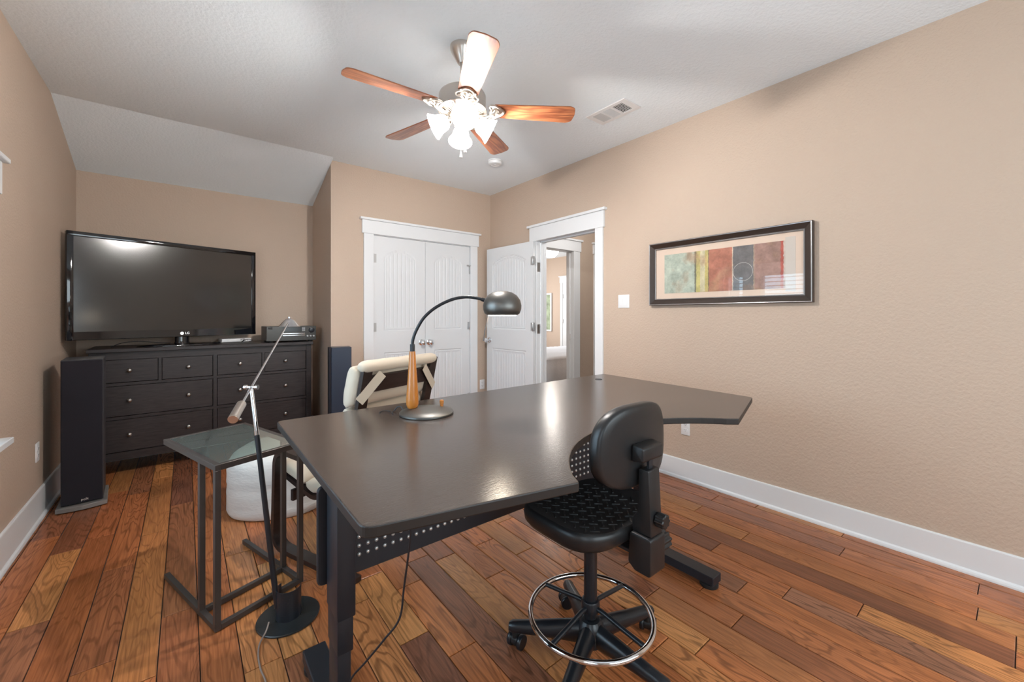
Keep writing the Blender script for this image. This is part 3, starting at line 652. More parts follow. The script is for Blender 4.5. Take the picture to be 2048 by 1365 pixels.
def art():
    m = bpy.data.materials.new('abstract_print'); m.use_nodes = True; nt = m.node_tree; N = nt.nodes; L = nt.links; p = N['Principled BSDF']; p.inputs['Roughness'].default_value = .8
    tc = N.new('ShaderNodeTexCoord'); se = N.new('ShaderNodeSeparateXYZ'); L.new(tc.outputs['Object'], se.inputs[0])
    n = N.new('ShaderNodeTexNoise'); n.inputs['Scale'].default_value = 60; n.inputs['Detail'].default_value = 5; L.new(tc.outputs['Object'], n.inputs['Vector'])
    j = N.new('ShaderNodeMath'); j.operation = 'MULTIPLY_ADD'; j.inputs[1].default_value = .012; L.new(n.outputs['Fac'], j.inputs[0]); L.new(se.outputs['Y'], j.inputs[2])
    mr = N.new('ShaderNodeMapRange'); mr.inputs[1].default_value = 1.775-1.345+.006; mr.inputs[2].default_value = .943-1.345+.006; L.new(j.outputs[0], mr.inputs[0])
    cr = N.new('ShaderNodeValToRGB'); cr.color_ramp.interpolation = 'CONSTANT'; L.new(mr.outputs[0], cr.inputs[0])
    e = cr.color_ramp.elements; st = [(0, (.42, .47, .39)), (.29, (.18, .18, .13)), (.305, (.52, .46, .18)), (.34, (.55, .50, .33)), (.385, (.50, .42, .16)), (.412, (.22, .15, .10)), (.42, (.42, .17, .115)), (.61, (.55, .45, .35)), (.618, (.155, .15, .15)), (.775, (.35, .27, .20)), (.785, (.33, .20, .165)), (.965, (.42, .10, .075)), (.985, (.5, .42, .36))]
    e[0].color = (*st[0][1], 1); e[1].position, e[1].color = st[-1][0], (*st[-1][1], 1)
    for q_, c in st[1:-1]: el = e.new(q_); el.color = (*c, 1)
    n2 = N.new('ShaderNodeTexNoise'); n2.inputs['Scale'].default_value = 16; n2.inputs['Detail'].default_value = 8; n2.inputs['Roughness'].default_value = .7; L.new(tc.outputs['Object'], n2.inputs['Vector'])
    r = N.new('ShaderNodeMapRange'); r.inputs[1].default_value = .3; r.inputs[2].default_value = .7; r.inputs[3].default_value = .7; r.inputs[4].default_value = 1.4; L.new(n2.outputs['Fac'], r.inputs[0])
    # rust stain in the green field
    n3 = N.new('ShaderNodeTexNoise'); n3.inputs['Scale'].default_value = 7; n3.inputs['Detail'].default_value = 4; L.new(tc.outputs['Object'], n3.inputs['Vector'])
    r3 = N.new('ShaderNodeMapRange'); r3.inputs[1].default_value = .52; r3.inputs[2].default_value = .68; r3.inputs[4].default_value = .7; L.new(n3.outputs['Fac'], r3.inputs[0])
    mx = N.new('ShaderNodeMix'); mx.data_type = 'RGBA'; L.new(r3.outputs[0], mx.inputs[0]); L.new(cr.outputs[0], mx.inputs[6]); mx.inputs[7].default_value = (.36, .22, .13, 1)
    # thin pale ring
    sy = N.new('ShaderNodeMath'); sy.operation = 'SUBTRACT'; sy.inputs[1].default_value = 1.195-1.345; L.new(se.outputs['Y'], sy.inputs[0])
    sz = N.new('ShaderNodeMath'); sz.operation = 'SUBTRACT'; sz.inputs[1].default_value = 1.545-1.574; L.new(se.outputs['Z'], sz.inputs[0])
    cb_ = N.new('ShaderNodeCombineXYZ'); L.new(sy.outputs[0], cb_.inputs[0]); L.new(sz.outputs[0], cb_.inputs[1]); ln = N.new('ShaderNodeVectorMath'); ln.operation = 'LENGTH'; L.new(cb_.outputs[0], ln.inputs[0])
    c1 = N.new('ShaderNodeMath'); c1.operation = 'COMPARE'; c1.inputs[1].default_value = .062; c1.inputs[2].default_value = .0012; L.new(ln.outputs['Value'], c1.inputs[0])
    m2 = N.new('ShaderNodeMix'); m2.data_type = 'RGBA'; L.new(c1.outputs[0], m2.inputs[0]); L.new(mx.outputs[2], m2.inputs[6]); m2.inputs[7].default_value = (.5, .48, .45, 1)
    s = N.new('ShaderNodeVectorMath'); s.operation = 'SCALE'; L.new(m2.outputs[2], s.inputs[0]); L.new(r.outputs[0], s.inputs['Scale']); L.new(s.outputs[0], p.inputs['Base Color'])
    return m
q = NB(); box(q, (XR-.0135, .943, 1.42), (XR-.011, 1.775, 1.722)); obj('print', q, art(), t, world=True)
q = NB(); box(q, (XR-.013, .887, 1.40), (XR-.0118, .943, 1.742)); obj('mat_strip', q, mat('pale_strip', (.60, .54, .48), .8), t, world=True)
q = NB(); box(q, (XR-.0185, y0+.05, z0+.05), (XR-.0165, y1-.05, z1-.05)); obj('glass', q, glass_mat('picture_glass', (1, 1, 1), .01, 1.3), t, world=True)

# ------------------------------------------------------------------ dresser
DO = (-.524, 4.364); cw = .362; Ld = 4*cw
t = thing('dresser', 'black-brown eight drawer dresser under the television', 'dresser', (DO[0], DO[1], 0), R(1.03))
ZT = .992; dep = .44
q = NB(); box(q, (-.055, -.035, ZT-.028), (Ld+.055, dep+.01, ZT), .003); obj('top', q, M_dresser, t)
q = NB()
pw = .046
box(q, (-pw, 0, 0), (0.0, .05, ZT-.028), .003); box(q, (Ld, 0, 0), (Ld+pw, .05, ZT-.028), .003)
box(q, (-pw+.01, .05, .12), (-.012, dep, ZT-.028)); box(q, (Ld+.012, .05, .12), (Ld+pw-.01, dep, ZT-.028))
box(q, (-pw, dep-.05, 0), (0, dep, ZT-.03)); box(q, (Ld, dep-.05, 0), (Ld+pw, dep, ZT-.03))
zr = [.135, .205, .440, .470, .700, .725, .905]     # bottom rail, then drawer row limits
box(q, (0, .004, .125), (Ld, .03, .185)); box(q, (0, .004, .905), (Ld, .03, ZT-.028))
box(q, (0, .004, .440), (Ld, .03, .462)); box(q, (0, .004, .702), (Ld, .03, .724)); box(q, (2*cw-.013, .002, .185), (2*cw+.013, .03, .905))
for k in (1, 3): box(q, (k*cw-.010, .004, .724), (k*cw+.010, .03, .905))
box(q, (0, dep-.012, .13), (Ld, dep-.004, ZT-.03)); box(q, (-.01, .03, .12), (Ld+.01, dep-.01, .135))
obj('body', q, M_dresser, t)
rows = [(.8185, .728, .902), (.585, .466, .698), (.318, .189, .436)]
def drawer(x0, x1, z0, z1, knobs, kz):
    q = NB(); box(q, (x0, .006, z0), (x1, .024, z1), .0015); box(q, (x0+.02, .025, z0+.02), (x1-.02, dep-.04, z1-.03)); d = obj('drawer', q, M_dresser, t)
    for kx in knobs:
        q = NB(); lathe(q, [(0, 0), (.008, 0), (.0065, .010), (.008, .014), (.0155, .018), (.0165, .023), (.013, .029), (.006, .032), (0, .0325)], 20, Matrix.Translation((kx, .006, kz)) @ Matrix.Rotation(PI/2, 4, 'X')); obj('knob', q, M_knob, d, smooth=True)
for k in range(4):
    a = k*cw+(.004 if k == 0 else .017 if k == 2 else .013); b = (k+1)*cw-(.004 if k == 3 else .017 if k == 1 else .013); drawer(a, b, rows[0][1], rows[0][2], [(k+.5)*cw], rows[0][0])
for kz, z0_, z1_ in rows[1:]:
    for h_ in (0, 1):
        a = .004 if h_ == 0 else 2*cw+.017; b = 2*cw-.017 if h_ == 0 else Ld-.004; drawer(a, b, z0_, z1_, [(2*h_+.5)*cw, (2*h_+1.5)*cw], kz)

# ------------------------------------------------------------------ television
tl, tr = Vector((-.673, 4.307)), Vector((.534, 4.706)); tc_ = (tl+tr)/2; tyaw = math.atan2(tr.y-tl.y, tr.x-tl.x); hw = (tr-tl).length/2; tz0, tz1 = 1.064, 1.864
t = thing('television', 'large black flat television on the dresser', 'television', (tc_.x, tc_.y, ZT), tyaw)
za, zb = tz0-ZT, tz1-ZT
q = NB(); box(q, (-hw, .002, za), (hw, .05, zb), .004, 2); box(q, (-hw*.8, .05, za+.08), (hw*.8, .085, zb-.12), .01); obj('casing', q, M_tvbezel, t, smooth=True)
q = NB(); bz = .036
box(q, (-hw, -.008, zb-bz), (hw, .003, zb), .003, 2); box(q, (-hw, -.008, za), (-hw+bz, .003, zb), .003, 2); box(q, (hw-bz, -.008, za), (hw, .003, zb), .003, 2)
prism(q, [(.003, za), (-.008, za+.004), (-.004, za+.062), (.003, za+.064)], -hw, hw, M=Matrix(((0, 0, 1, 0), (1, 0, 0, 0), (0, 1, 0, 0), (0, 0, 0, 1)))); obj('bezel', q, M_tvbezel, t, smooth=True)
q = NB(); box(q, (-hw+bz-.002, -.0025, za+.06), (hw-bz+.002, .001, zb-bz+.002)); obj('screen', q, M_screen, t)
q = NB(); lathe(q, [(0, .012), (.038, .012), (.034, .03), (.034, za+.004), (0, za+.004)], 24, Matrix.Translation((.06, .035, 0)) @ Matrix.Scale(1.5, 4, (1, 0, 0))); obj('neck', q, M_tvbezel, t, smooth=True)
q = NB(); lathe(q, [(0, .0005), (1, .0005), (1.0, .006), (.97, .011), (.5, .016), (0, .018)], 48, Matrix.Translation((.06, .03, 0)) @ Matrix.Diagonal((.30, .125, 1, 1))); obj('stand_base', q, M_tvbezel, t, smooth=True)
Mt = Matrix.Translation((.07, -.0085, za+.030)) @ Matrix.Rotation(PI/2, 4, 'X')
q = NB(); lathe(q, [(0, 0), (.0125, 0), (.0125, .001), (0, .001)], 24, Matrix.Translation((.045, -.008, za+.030)) @ Matrix.Rotation(PI/2, 4, 'X')); obj('logo_badge', q, M_logowhite, t)
text_mesh('logo_lettering', 'LG', .026, M_logowhite, t, Matrix.Translation((.083, -.0082, za+.030)) @ Matrix.Rotation(PI/2, 4, 'X'))

# receiver
t = thing('audio_receiver', 'black audio receiver on the right end of the dresser', 'receiver', (.795, 4.47, ZT), R(2))
q = NB(); box(q, (-.21, -.075, .015), (.21, .20, .150), .004); obj('case', q, M_receiver, t)
q = NB(); box(q, (-.215, -.088, .013), (.215, -.075, .152), .003); obj('faceplate', q, M_face, t)
q = NB(); box(q, (-.075, -.0895, .098), (.085, -.087, .143), .001); obj('display', q, M_display, t)
for z in (.060, .078): q = NB(); box(q, (-.08, -.0905, z), (.115, -.087, z+.008), .001); obj('trim_bar', q, M_chrome, t)
for i in range(4):
    for j in range(3): q = NB(); box(q, (.088+j*.0095, -.0905, .104+i*.010), (.095+j*.0095, -.087, .110+i*.010)); obj('button', q, M_silver, t)
q = NB(); box(q, (-.20, -.0905, .125), (-.165, -.087, .143), .001); obj('power_button', q, M_slot, t)
q = NB(); lathe(q, [(0, 0), (.026, 0), (.024, .018), (.02, .02), (0, .02)], 28, Matrix.Translation((.172, -.088, .112)) @ Matrix.Rotation(PI/2, 4, 'X')); obj('volume_knob', q, M_receiver, t, smooth=True)
for x in (.135, .163, .191): q = NB(); lathe(q, [(0, 0), (.009, 0), (.008, .012), (0, .013)], 16, Matrix.Translation((x, -.088, .055)) @ Matrix.Rotation(PI/2, 4, 'X')); obj('knob', q, M_silver, t, smooth=True)
for x in (-.17, .17):
    for y in (-.05, .16): q = NB(); lathe(q, [(0, 0), (.02, 0), (.022, .015), (0, .015)], 16, Matrix.Translation((x, y, 0))); obj('foot', q, M_rubber, t, smooth=True)
# white box and leads
t = thing('router', 'small white network box on the dresser behind the television stand', 'router', (.37, 4.72, ZT), R(10))
q = NB(); box(q, (-.12, -.06, .004), (.12, .07, .036), .006, 2); obj('case', q, M_white, t, smooth=True)
for k in range(4): q = NB(); box(q, (.03+k*.018, -.0612, .016), (.038+k*.018, -.0598, .020)); obj('indicator', q, M_slot, t)
q = NB(); tube(q, spline([(.40, 4.56, ZT+.03), (.43, 4.55, ZT+.035), (.41, 4.58, ZT+.006), (.45, 4.57, ZT+.03), (.50, 4.62, ZT+.02), (.47, 4.62, ZT+.004)], 6), .003, 6); tag(obj('cable', q, M_cable), 'short tangled black lead beside the white network box', 'cable')
q = NB(); tube(q, spline([(-.46, 4.47, ZT+.004), (-.40, 4.47, ZT+.035), (-.30, 4.48, ZT+.045), (-.18, 4.50, ZT+.03), (-.10, 4.52, ZT+.024)], 6), .003, 6); tag(obj('cable', q, M_cable), 'thin black cable arching under the left half of the television', 'cable')

# ------------------------------------------------------------------ speakers
def speaker(label, loc, yaw, wd, dp, ht, front_m, side_m, logo=False, plinth=True):
    """front face at local y=0 looking to -y"""
    t = thing('tower_speaker', label, 'speaker', loc, yaw)
    q = NB(); box(q, (-wd/2, .02, .035), (wd/2, dp, ht), .003); obj('cabinet', q, side_m, t)
    q = NB(); box(q, (-wd/2+.003, 0, .045), (wd/2-.003, .02, ht-.004), .004, 2); obj('grille', q, front_m, t)
    q = NB()
    pts = [(-wd/2-.02, -.015), (-wd/4, -.030), (0, -.035), (wd/4, -.030), (wd/2+.02, -.015), (wd/2+.015, dp+.01), (-wd/2-.015, dp+.01)]
    prism(q, pts, .006, .034, .003, 1); 
    for x in (-wd/2+.01, wd/2-.01):
        for y in (.01, dp-.02): lathe(q, [(0, 0), (.01, 0), (.01, .007), (0, .007)], 10, Matrix.Translation((x, y, 0)))
    obj('plinth', q, M_plinth, t)
    if logo: text_mesh('logo_lettering', logo, .020, M_flatlogo, t, Matrix.Translation((.012, -.0008, .062)) @ Matrix.Rotation(PI/2, 4, 'X') )
speaker('tall black floor speaker by the left wall in front of the dresser', (-.521, 3.785, 0), R(4), .192, .30, .962, M_grille, M_cab, 'polk')
speaker('black floor speaker turned sideways beside the closet, behind the armchair', (.992, 3.865, 0), R(-101), .165, .185, .965, M_grille, M_cab2)

# ------------------------------------------------------------------ standing desk
DT = .82
t = thing('standing_desk', 'large dark adjustable desk with a curved cut-out top', 'desk', (1.2, 1.3, 0))
A_, B_, C_, E_, F_, G_ = (.287, 1.890), (.278, .831), (.792, .714), (1.794, .740), (2.319, .889), (2.396, 1.928)
cx_, cy_, cr_ = 1.29, .41, .589
arc = []
a0_, a1_ = math.atan2(C_[1]-cy_, C_[0]-cx_), math.atan2(E_[1]-cy_, E_[0]-cx_)
for k in range(1, 24): a = a0_+(a1_-a0_)*k/24; arc.append((cx_+cr_*math.cos(a), cy_+cr_*math.sin(a)))
pre = rpoly([A_, B_, C_, arc[0], E_, F_, G_], [.028, .035, .01, 0, .012, .025, .01], 6)
cut = [i for i, p in enumerate(pre) if abs(p[0]-arc[0][0]) < 1e-6 and abs(p[1]-arc[0][1]) < 1e-6][0]
outline = pre[:cut]+arc+pre[cut+1:]
q = NB(); prism(q, outline, DT-.026, DT, .0035, 2); bmesh.ops.recalc_face_normals(q, faces=q.faces[:])
for f in q.faces:
    f.material_index = 1 if f.normal.z < -.9 else 2 if f.normal.z < .9 else 0
obj('desktop', q, [M_desk, M_deskedge, mat('desktop_edge_band', (.016, .012, .010), .5)], t, world=True)
# cable grommets sunk in the top
for gx, gy in ((2.16, 1.78),):
    q = NB(); lathe(q, [(.016, -.004), (.020, .0), (.020, .0016), (.023, .0018), (.024, .0002)], 24, Matrix.Translation((gx, gy, DT))); lathe(q, [(0, .0006), (.019, .0006)], 24, Matrix.Translation((gx, gy, DT))); obj('grommet', q, M_steel, t, world=True, smooth=True)
def column(x0, y0):
    for k, (ins, za_, zb_) in enumerate(((0, .385, DT-.05), (.005, .285, .45), (.010, .05, .36))):
        q = NB(); box(q, (x0+ins*.4, y0+ins, za_), (x0+.052-ins, y0+.108-ins, zb_), .004, 2); obj('leg_stage', q, M_steel, t, world=True, smooth=True)
    q = NB(); xm = x0+.03; box(q, (xm-.038, .875, .022), (xm+.038, 1.595, .062), .003); box(q, (xm-.03, y0-.03, .060), (xm+.03, y0+.14, .066)); f = obj('foot', q, M_steel, t, world=True)
    for y in (.912, 1.558): q = NB(); lathe(q, [(0, 0), (.037, 0), (.040, .004), (.040, .018), (.030, .023), (0, .023)], 28, Matrix.Translation((xm, y, 0))); obj('levelling_glide', q, M_rubber, f, world=True, smooth=True)
    q = NB(); box(q, (xm-.035, .93, DT-.052), (xm+.035, 1.70, DT-.027), .003); obj('top_bracket', q, M_steel, t, world=True)
column(.331, 1.20); column(1.863, 1.20)
q = NB()
for y in (1.225, 1.265): box(q, (.35, y, DT-.075), (1.90, y+.03, DT-.045))
obj('crossbar', q, M_steel, t, world=True)
q = NB(); prism(q, rpoly([(.306, .437), (2.00, .437), (2.00, DT-.085), (.306, DT-.085)], .02, 5), 1.312, 1.326, .003, 1, M=Matrix(((1, 0, 0, 0), (0, 0, 1, 0), (0, 1, 0, 0), (0, 0, 0, 1)))); pan = obj('modesty_panel', q, M_steel, t, world=True)
q = NB(); lathe(q, [(.0065, 0), (.0062, .0022), (.0045, .0042), (0, .0052)], 10, Matrix.Rotation(PI/2, 4, 'X')); stud0 = None
for i in range(50):
    for j in range(6):
        x, z = .428+i*.0278, .494+j*.0278
        if stud0 is None: stud0 = obj('stud', q, M_stud, pan, smooth=True); s_ = stud0
        else: s_ = stud0.copy(); COL.objects.link(s_)
        wl = WM[t.name].inverted() @ Vector((x, 1.3115, z)); s_.location = wl
q = NB(); tube(q, spline([(.44, .97, DT-.045), (.44, .96, .70), W(-.285, 1.08, .53), W(-.30, 1.09, .44), W(-.345, 1.10, .375), W(-.40, 1.12, .30), W(-.455, 1.15, .22), (.345, 1.165, .16)], 8), .0028, 8); obj('control_cable', q, M_cable, t, world=True, smooth=True)

# ------------------------------------------------------------------ desk lamp
lb = W(-.372, 1.783, DT)
t = thing('desk_lamp', 'gooseneck desk lamp with orange wooden stem and metal dome', 'desk lamp', lb, -YAW)
# local x = sideways in the picture, y = away
q = NB(); lathe(q, [(0, .0004), (.113, .0004), (.1155, .003), (.1155, .009), (.112, .013), (.080, .022), (.04, .029), (0, .031)], 48); obj('base', q, M_lamp, t, smooth=True)
sx = -.062
q = NB(); lathe(q, [(0, .020), (.012, .020), (.022, .028), (.0265, .042), (.0262, .07), (.022, .13), (.017, .20), (.0135, .262), (.012, .272), (0, .272)], 28, Matrix.Translation((sx, 0, 0))); obj('stem', q, M_orange, t, smooth=True)
q = NB(); rod(q, (sx, 0, .27), (sx, 0, .303), .0105, .0105, 20); obj('collar', q, M_lampdark, t, smooth=True)
pth = spline([(sx, 0, .30), (sx+.003, 0, .325), (sx+.018, 0, .365), (sx+.050, 0, .418), (sx+.100, 0, .462), (sx+.165, 0, .495), (sx+.225, 0, .508), (sx+.275, 0, .505), (sx+.318, 0, .494)], 8)
q = NB(); tube(q, pth, .0068, 12); tube(q, pth[-4:], .0088, 12); obj('gooseneck', q, M_lampdark, t, smooth=True)
hx_ = (1003-1024)/818.5*1.783+.372+.003
q = NB(); outer = [(.066, .430), (.0765, .437), (.083, .455), (.084, .472), (.078, .496), (.064, .515), (.044, .528), (.022, .534), (0, .535)]
inner = [(.0, .531), (.022, .530), (.043, .524), (.062, .511), (.075, .493), (.081, .472), (.080, .456), (.074, .440), (.066, .430)]
lathe(q, outer+inner, 48, Matrix.Translation((hx_, 0, 0))); obj('shade', q, M_lamp, t, smooth=True, angle=60)
q = NB(); lathe(q, [(0, .4262), (.060, .4262), (.062, .430), (.060, .437), (0, .437)], 32, Matrix.Translation((hx_, 0, 0))); obj('diffuser', q, M_bulb, t, smooth=True)
q = NB(); tube(q, [(hx_-.060, -.01, .44), (hx_-.066, -.012, .40), (hx_-.075, -.014, .355), (hx_-.080, -.015, .318)], .0024, 8); obj('aiming_rod', q, M_frame, t, smooth=True)
q = NB(); lathe(q, [(0, .02), (.007, .02), (.007, .032), (.009, .034), (.0095, .048), (.007, .051), (0, .051)], 20, Matrix.Translation((.058, .045, 0))); obj('dimmer_knob', q, M_orange, t, smooth=True)
q = NB(); tube(q, spline([(-.108, .02, .012), (-.118, .025, .024), (-.136, .03, .022), (-.150, .03, .005), (-.153, .01, .0035), (-.142, -.02, .0035)], 6), .003, 8); tube(q, spline([(-.165, .03, .003), (-.19, .04, .003), (-.205, .03, .003), (-.208, .01, .003)], 5), .0022, 6); obj('power_cord', q, M_cable, t, smooth=True)
point('desk_lamp_bulb', W(hx_-.372, 1.783, DT+.415), 1.2, (1, .85, .65), .04)

# ------------------------------------------------------------------ drafting chair
ch = (1.150, .985); cyaw = R(0)
t = thing('drafting_chair', 'black moulded drafting chair on castors with a chrome foot ring', 'chair', (*ch, 0), cyaw)
SZ = .56
def sup(n=40, hx=.215, hy=.195, e=3.6, cy=0):
    out = []
    for k in range(n):
        a = 2*PI*k/n; c, s = math.cos(a), math.sin(a); out.append((hx*abs(c)**(2/e)*(1 if c > 0 else -1), cy+hy*abs(s)**(2/e)*(1 if s > 0 else -1)))
    return out
q = NB(); rings = []
def ring_at(sc, z, off=0):
    return [q.verts.new((x*sc, y*sc, z+.006*(y*sc/.2)**2*(-1 if y > 0 else 1)+.012*off*(x*sc/.2)**2)) for x, y in sup(48, .222, .190)]
for sc, z in ((.80, SZ-.055), (.93, SZ-.052), (.985, SZ-.040), (1.0, SZ-.022), (.985, SZ-.007), (.955, SZ), (.92, SZ-.001), (.86, SZ-.006), (.6, SZ-.010), (.3, SZ-.012)): rings.append(ring_at(sc, z, max(0, min(1, (z-SZ+.05)/.03))))
for a, b in zip(rings, rings[1:]):
    for k in range(48): q.faces.new([a[k], a[(k+1) % 48], b[(k+1) % 48], b[k]])
q.faces.new(rings[0][::-1]); q.faces.new(rings[-1]); seat = obj('seat', q, M_pu, t, smooth=True, angle=60)
tr0 = None
for i in range(-7, 8):
    for j in range(-7, 8):
        u, v = i*.0315, j*.0315; a = R(45); x, y = u*math.cos(a)-v*math.sin(a), u*math.sin(a)+v*math.cos(a)
        if (abs(x)/.178)**3.4+(abs(y)/.160)**3.4 > 1: continue
        if tr0 is None:
            q = NB(); box(q, (-.0150, -.0030, -.003), (.0150, .0030, .0032), .0018, 2); tr0 = obj('tread_bar', q, M_pu, seat, smooth=True); s_ = tr0
        else: s_ = tr0.copy(); COL.objects.link(s_)
        rr_ = max(abs(x)/.215, abs(y)/.188); s_.location = (x, y, SZ-.0105+max(0, rr_-.5)*.012+.006*(y/.2)**2*(-1 if y > 0 else 1)+.012*(x/.2)**2); s_.rotation_euler = (0, 0, a+(0 if (i+j) % 2 else PI/2))
# backrest: thick curved shell
def back_shell(q, hx, z0, z1, yb, bulge, th, curve, ez=2.6, nb=36):
    zc, hz = (z0+z1)/2, (z1-z0)/2
    def P(x, z, y): return (x, yb+curve*(x/.2)**2+y, z)
    fr, bk = [], []
    lv = [(1.0, .35), (.985, .1), (.94, 0.0), (.8, 0), (.5, 0), (.2, 0)]
    def outl(sc):
        o_ = []
        for k in range(nb):
            a = 2*PI*k/nb; c, s = math.cos(a), math.sin(a); e = 3.2 if s < 0 else 3.0
            o_.append((hx*sc*abs(c)**(2/e)*(1 if c > 0 else -1)*(1-.08*(1 if s > 0 else 0)*abs(s)), zc+hz*sc*abs(s)**(2/e)*(1 if s > 0 else -1)))
        return o_
    for sc, inn in lv:
        fr.append([q.verts.new(P(x, z, th*(1-inn)+bulge*(1-sc**2)*(1 if z < zc+.02 else max(0, 1-(z-zc)/.09)))) for x, z in outl(sc)])
        bk.append([q.verts.new(P(x, z, th*inn*.8)) for x, z in outl(sc)])
    seqs = bk[::-1]+fr
    for a, b in zip(seqs, seqs[1:]):
        for k in range(nb): q.faces.new([a[k], a[(k+1) % nb], b[(k+1) % nb], b[k]])
    q.faces.new(seqs[0]); q.faces.new(seqs[-1][::-1])
q = NB(); back_shell(q, .181, .700, .962, -.215, .040, .042, .036); bk_ = obj('backrest', q, M_pu, t, smooth=True, angle=60)
q = NB(); nb0 = None
for i in range(-5, 6):
    for j in range(4):
        x, z = i*.029, .738+j*.024+(i % 2)*.012
        if nb0 is None: lathe(q, [(.0048, -.002), (.0042, .002), (0, .0035)], 8, Matrix.Rotation(-PI/2, 4, 'X')); nb0 = obj('grip_nub', q, M_pu, bk_, smooth=True); s_ = nb0
        else: s_ = nb0.copy(); COL.objects.link(s_)
        s_.location = (x, -.215+.036*(x/.2)**2+.042+.040*(1-min(1, (x/.186)**2+((z-.81)/.13)**2))-.002, z)
# post, hinge box, knobs
q = NB(); prism(q, rpoly([(-.272, .442), (-.215, .442), (-.190, .46), (-.197, .56), (-.272, .56)], .012, 4), -.041, .041, .004, 2, M=Matrix(((0, 0, 1, 0), (1, 0, 0, 0), (0, 1, 0, 0), (0, 0, 0, 1)))); obj('tilt_housing', q, M_plastic, t, smooth=True)
q = NB(); prism(q, rpoly([(-.269, .56), (-.200, .56), (-.198, .60), (-.219, .63), (-.223, .765), (-.258, .765)], .006, 3), -.031, .031, .004, 2, M=Matrix(((0, 0, 1, 0), (1, 0, 0, 0), (0, 1, 0, 0), (0, 0, 0, 1)))); obj('back_post', q, M_plastic, t, smooth=True)
q = NB(); box(q, (-.010, -.248, .75), (.010, -.238, .83), .001); obj('slide_bar', q, M_steel, t)
q = NB(); prism(q, rpoly([(-.213, .788), (-.213, .844), (-.256, .838), (-.256, .794)], .008, 3), -.055, .055, .006, 2, M=Matrix(((0, 0, 1, 0), (1, 0, 0, 0), (0, 1, 0, 0), (0, 0, 0, 1)))); obj('back_bracket', q, M_plastic, t, smooth=True)
def lobed(M, r, L_, n=8):
    q = NB(); pts = [(r*(1+.10*math.cos(n*2*PI*k/64))*math.cos(2*PI*k/64), r*(1+.10*math.cos(n*2*PI*k/64))*math.sin(2*PI*k/64)) for k in range(64)]
    prism(q, pts, 0, L_, .003, 1, M=M); return q
obj('height_knob', lobed(Matrix.Translation((.004, -.267, .612)) @ Matrix.Rotation(PI/2, 4, 'X'), .021, .032), M_plastic, t, smooth=True)
q = NB(); rod(q, (.03, -.232, .505), (.05, -.232, .505), .010); obj('knob_shaft', q, M_steel, t)
obj('tilt_knob', lobed(Matrix.Translation((.044, -.232, .505)) @ Matrix.Rotation(PI/2, 4, 'Y'), .029, .058, 10), M_plastic, t, smooth=True)
q = NB(); box(q, (-.022, -.215, SZ-.085), (.022, .05, SZ-.072), .002); box(q, (-.07, -.08, SZ-.075), (.07, .08, SZ-.053), .004); obj('seat_plate', q, M_steel, t)
q = NB(); tube(q, [(.05, -.02, SZ-.08), (.12, -.06, SZ-.085), (.17, -.09, SZ-.09)], .005, 8); lathe(q, [(0, 0), (.010, .004), (.012, .02), (.009, .034), (0, .038)], 16, frame_to((.165, -.087, SZ-.09), (.20, -.108, SZ-.093))); obj('height_lever', q, M_plastic, t, smooth=True)
q = NB(); lathe(q, [(0, .155), (.0225, .155), (.0235, .16), (.0235, SZ-.085), (0, SZ-.085)], 28); obj('column', q, M_base, t, smooth=True)
# foot ring
RZ, RR = .168, .218
q = NB(); tube(q, [(RR*math.cos(2*PI*k/72), RR*math.sin(2*PI*k/72), RZ) for k in range(72)], .0098, 12, closed=True); obj('foot_ring', q, M_chrome, t, smooth=True)
q = NB(); lathe(q, [(.024, .177), (.031, .179), (.033, .187), (.033, .212), (.030, .218), (.024, .220)], 28); obj('ring_collar', q, M_base, t, smooth=True)
for k in range(4):
    a = R(95-0+90*k); q = NB(); c, s = math.cos(a), math.sin(a)
    tube(q, spline([(.028*c, .028*s, .196), (.06*c, .06*s, .194), (.14*c, .14*s, .180), ((RR-.006)*c, (RR-.006)*s, RZ+.001)], 5), .0085, 10); obj('ring_spoke', q, M_base, t, smooth=True)
q = NB(); lathe(q, [(.024, .150), (.034, .148), (.046, .132), (.052, .105), (.050, .07), (.034, .06), (0, .06)], 32); lathe(q, [(0, .150), (.034, .148)], 32); obj('base_hub', q, M_base, t, smooth=True)
for k in range(5):
    a = R(132-0+72*k); Rk = Matrix.Rotation(a, 4, 'Z')
    q = NB(); rings = []
    for (x, hw_, zt, zb_) in ((.035, .030, .142, .058), (.10, .028, .132, .062), (.18, .025, .119, .064), (.26, .022, .108, .064), (.286, .022, .105, .064), (.300, .014, .098, .068)):
        rings.append([q.verts.new((x, hw_*math.cos(b), (zt+zb_)/2+(zt-zb_)/2*math.sin(b))) for b in [2*PI*m/14 for m in range(14)]])
    for A, B in zip(rings, rings[1:]):
        for m in range(14): q.faces.new([A[m], A[(m+1) % 14], B[(m+1) % 14], B[m]])
    q.faces.new(rings[0]); q.faces.new(rings[-1][::-1]); q.transform(Rk); obj('base_arm', q, M_base, t, smooth=True)
    ca = Rk @ Vector((.278, 0, 0)); Mc = Matrix.Translation(ca) @ Matrix.Rotation(a+1.1+k*.9, 4, 'Z')
    q = NB(); lathe(q, [(0, .045), (.011, .045), (.011, .074), (0, .074)], 12, Mc)
    lathe(q, [(0, 0), (1, 0), (1, 1), (0, 1)], 24, Mc @ Matrix.Translation((-.012, -.012, .030)) @ Matrix.Rotation(-PI/2, 4, 'X') @ Matrix.Diagonal((.022, .022, .024, 1))); cs = obj('castor', q, M_plastic, t, smooth=True)
    for y in (-.030, .014):
        q = NB(); lathe(q, [(0, 0), (.024, 0), (.0265, .003), (.0265, .013), (.024, .016), (0, .016)], 28, Mc @ Matrix.Translation((-.012, y, .0268)) @ Matrix.Rotation(-PI/2, 4, 'X')); obj('wheel', q, M_base, cs, smooth=True)

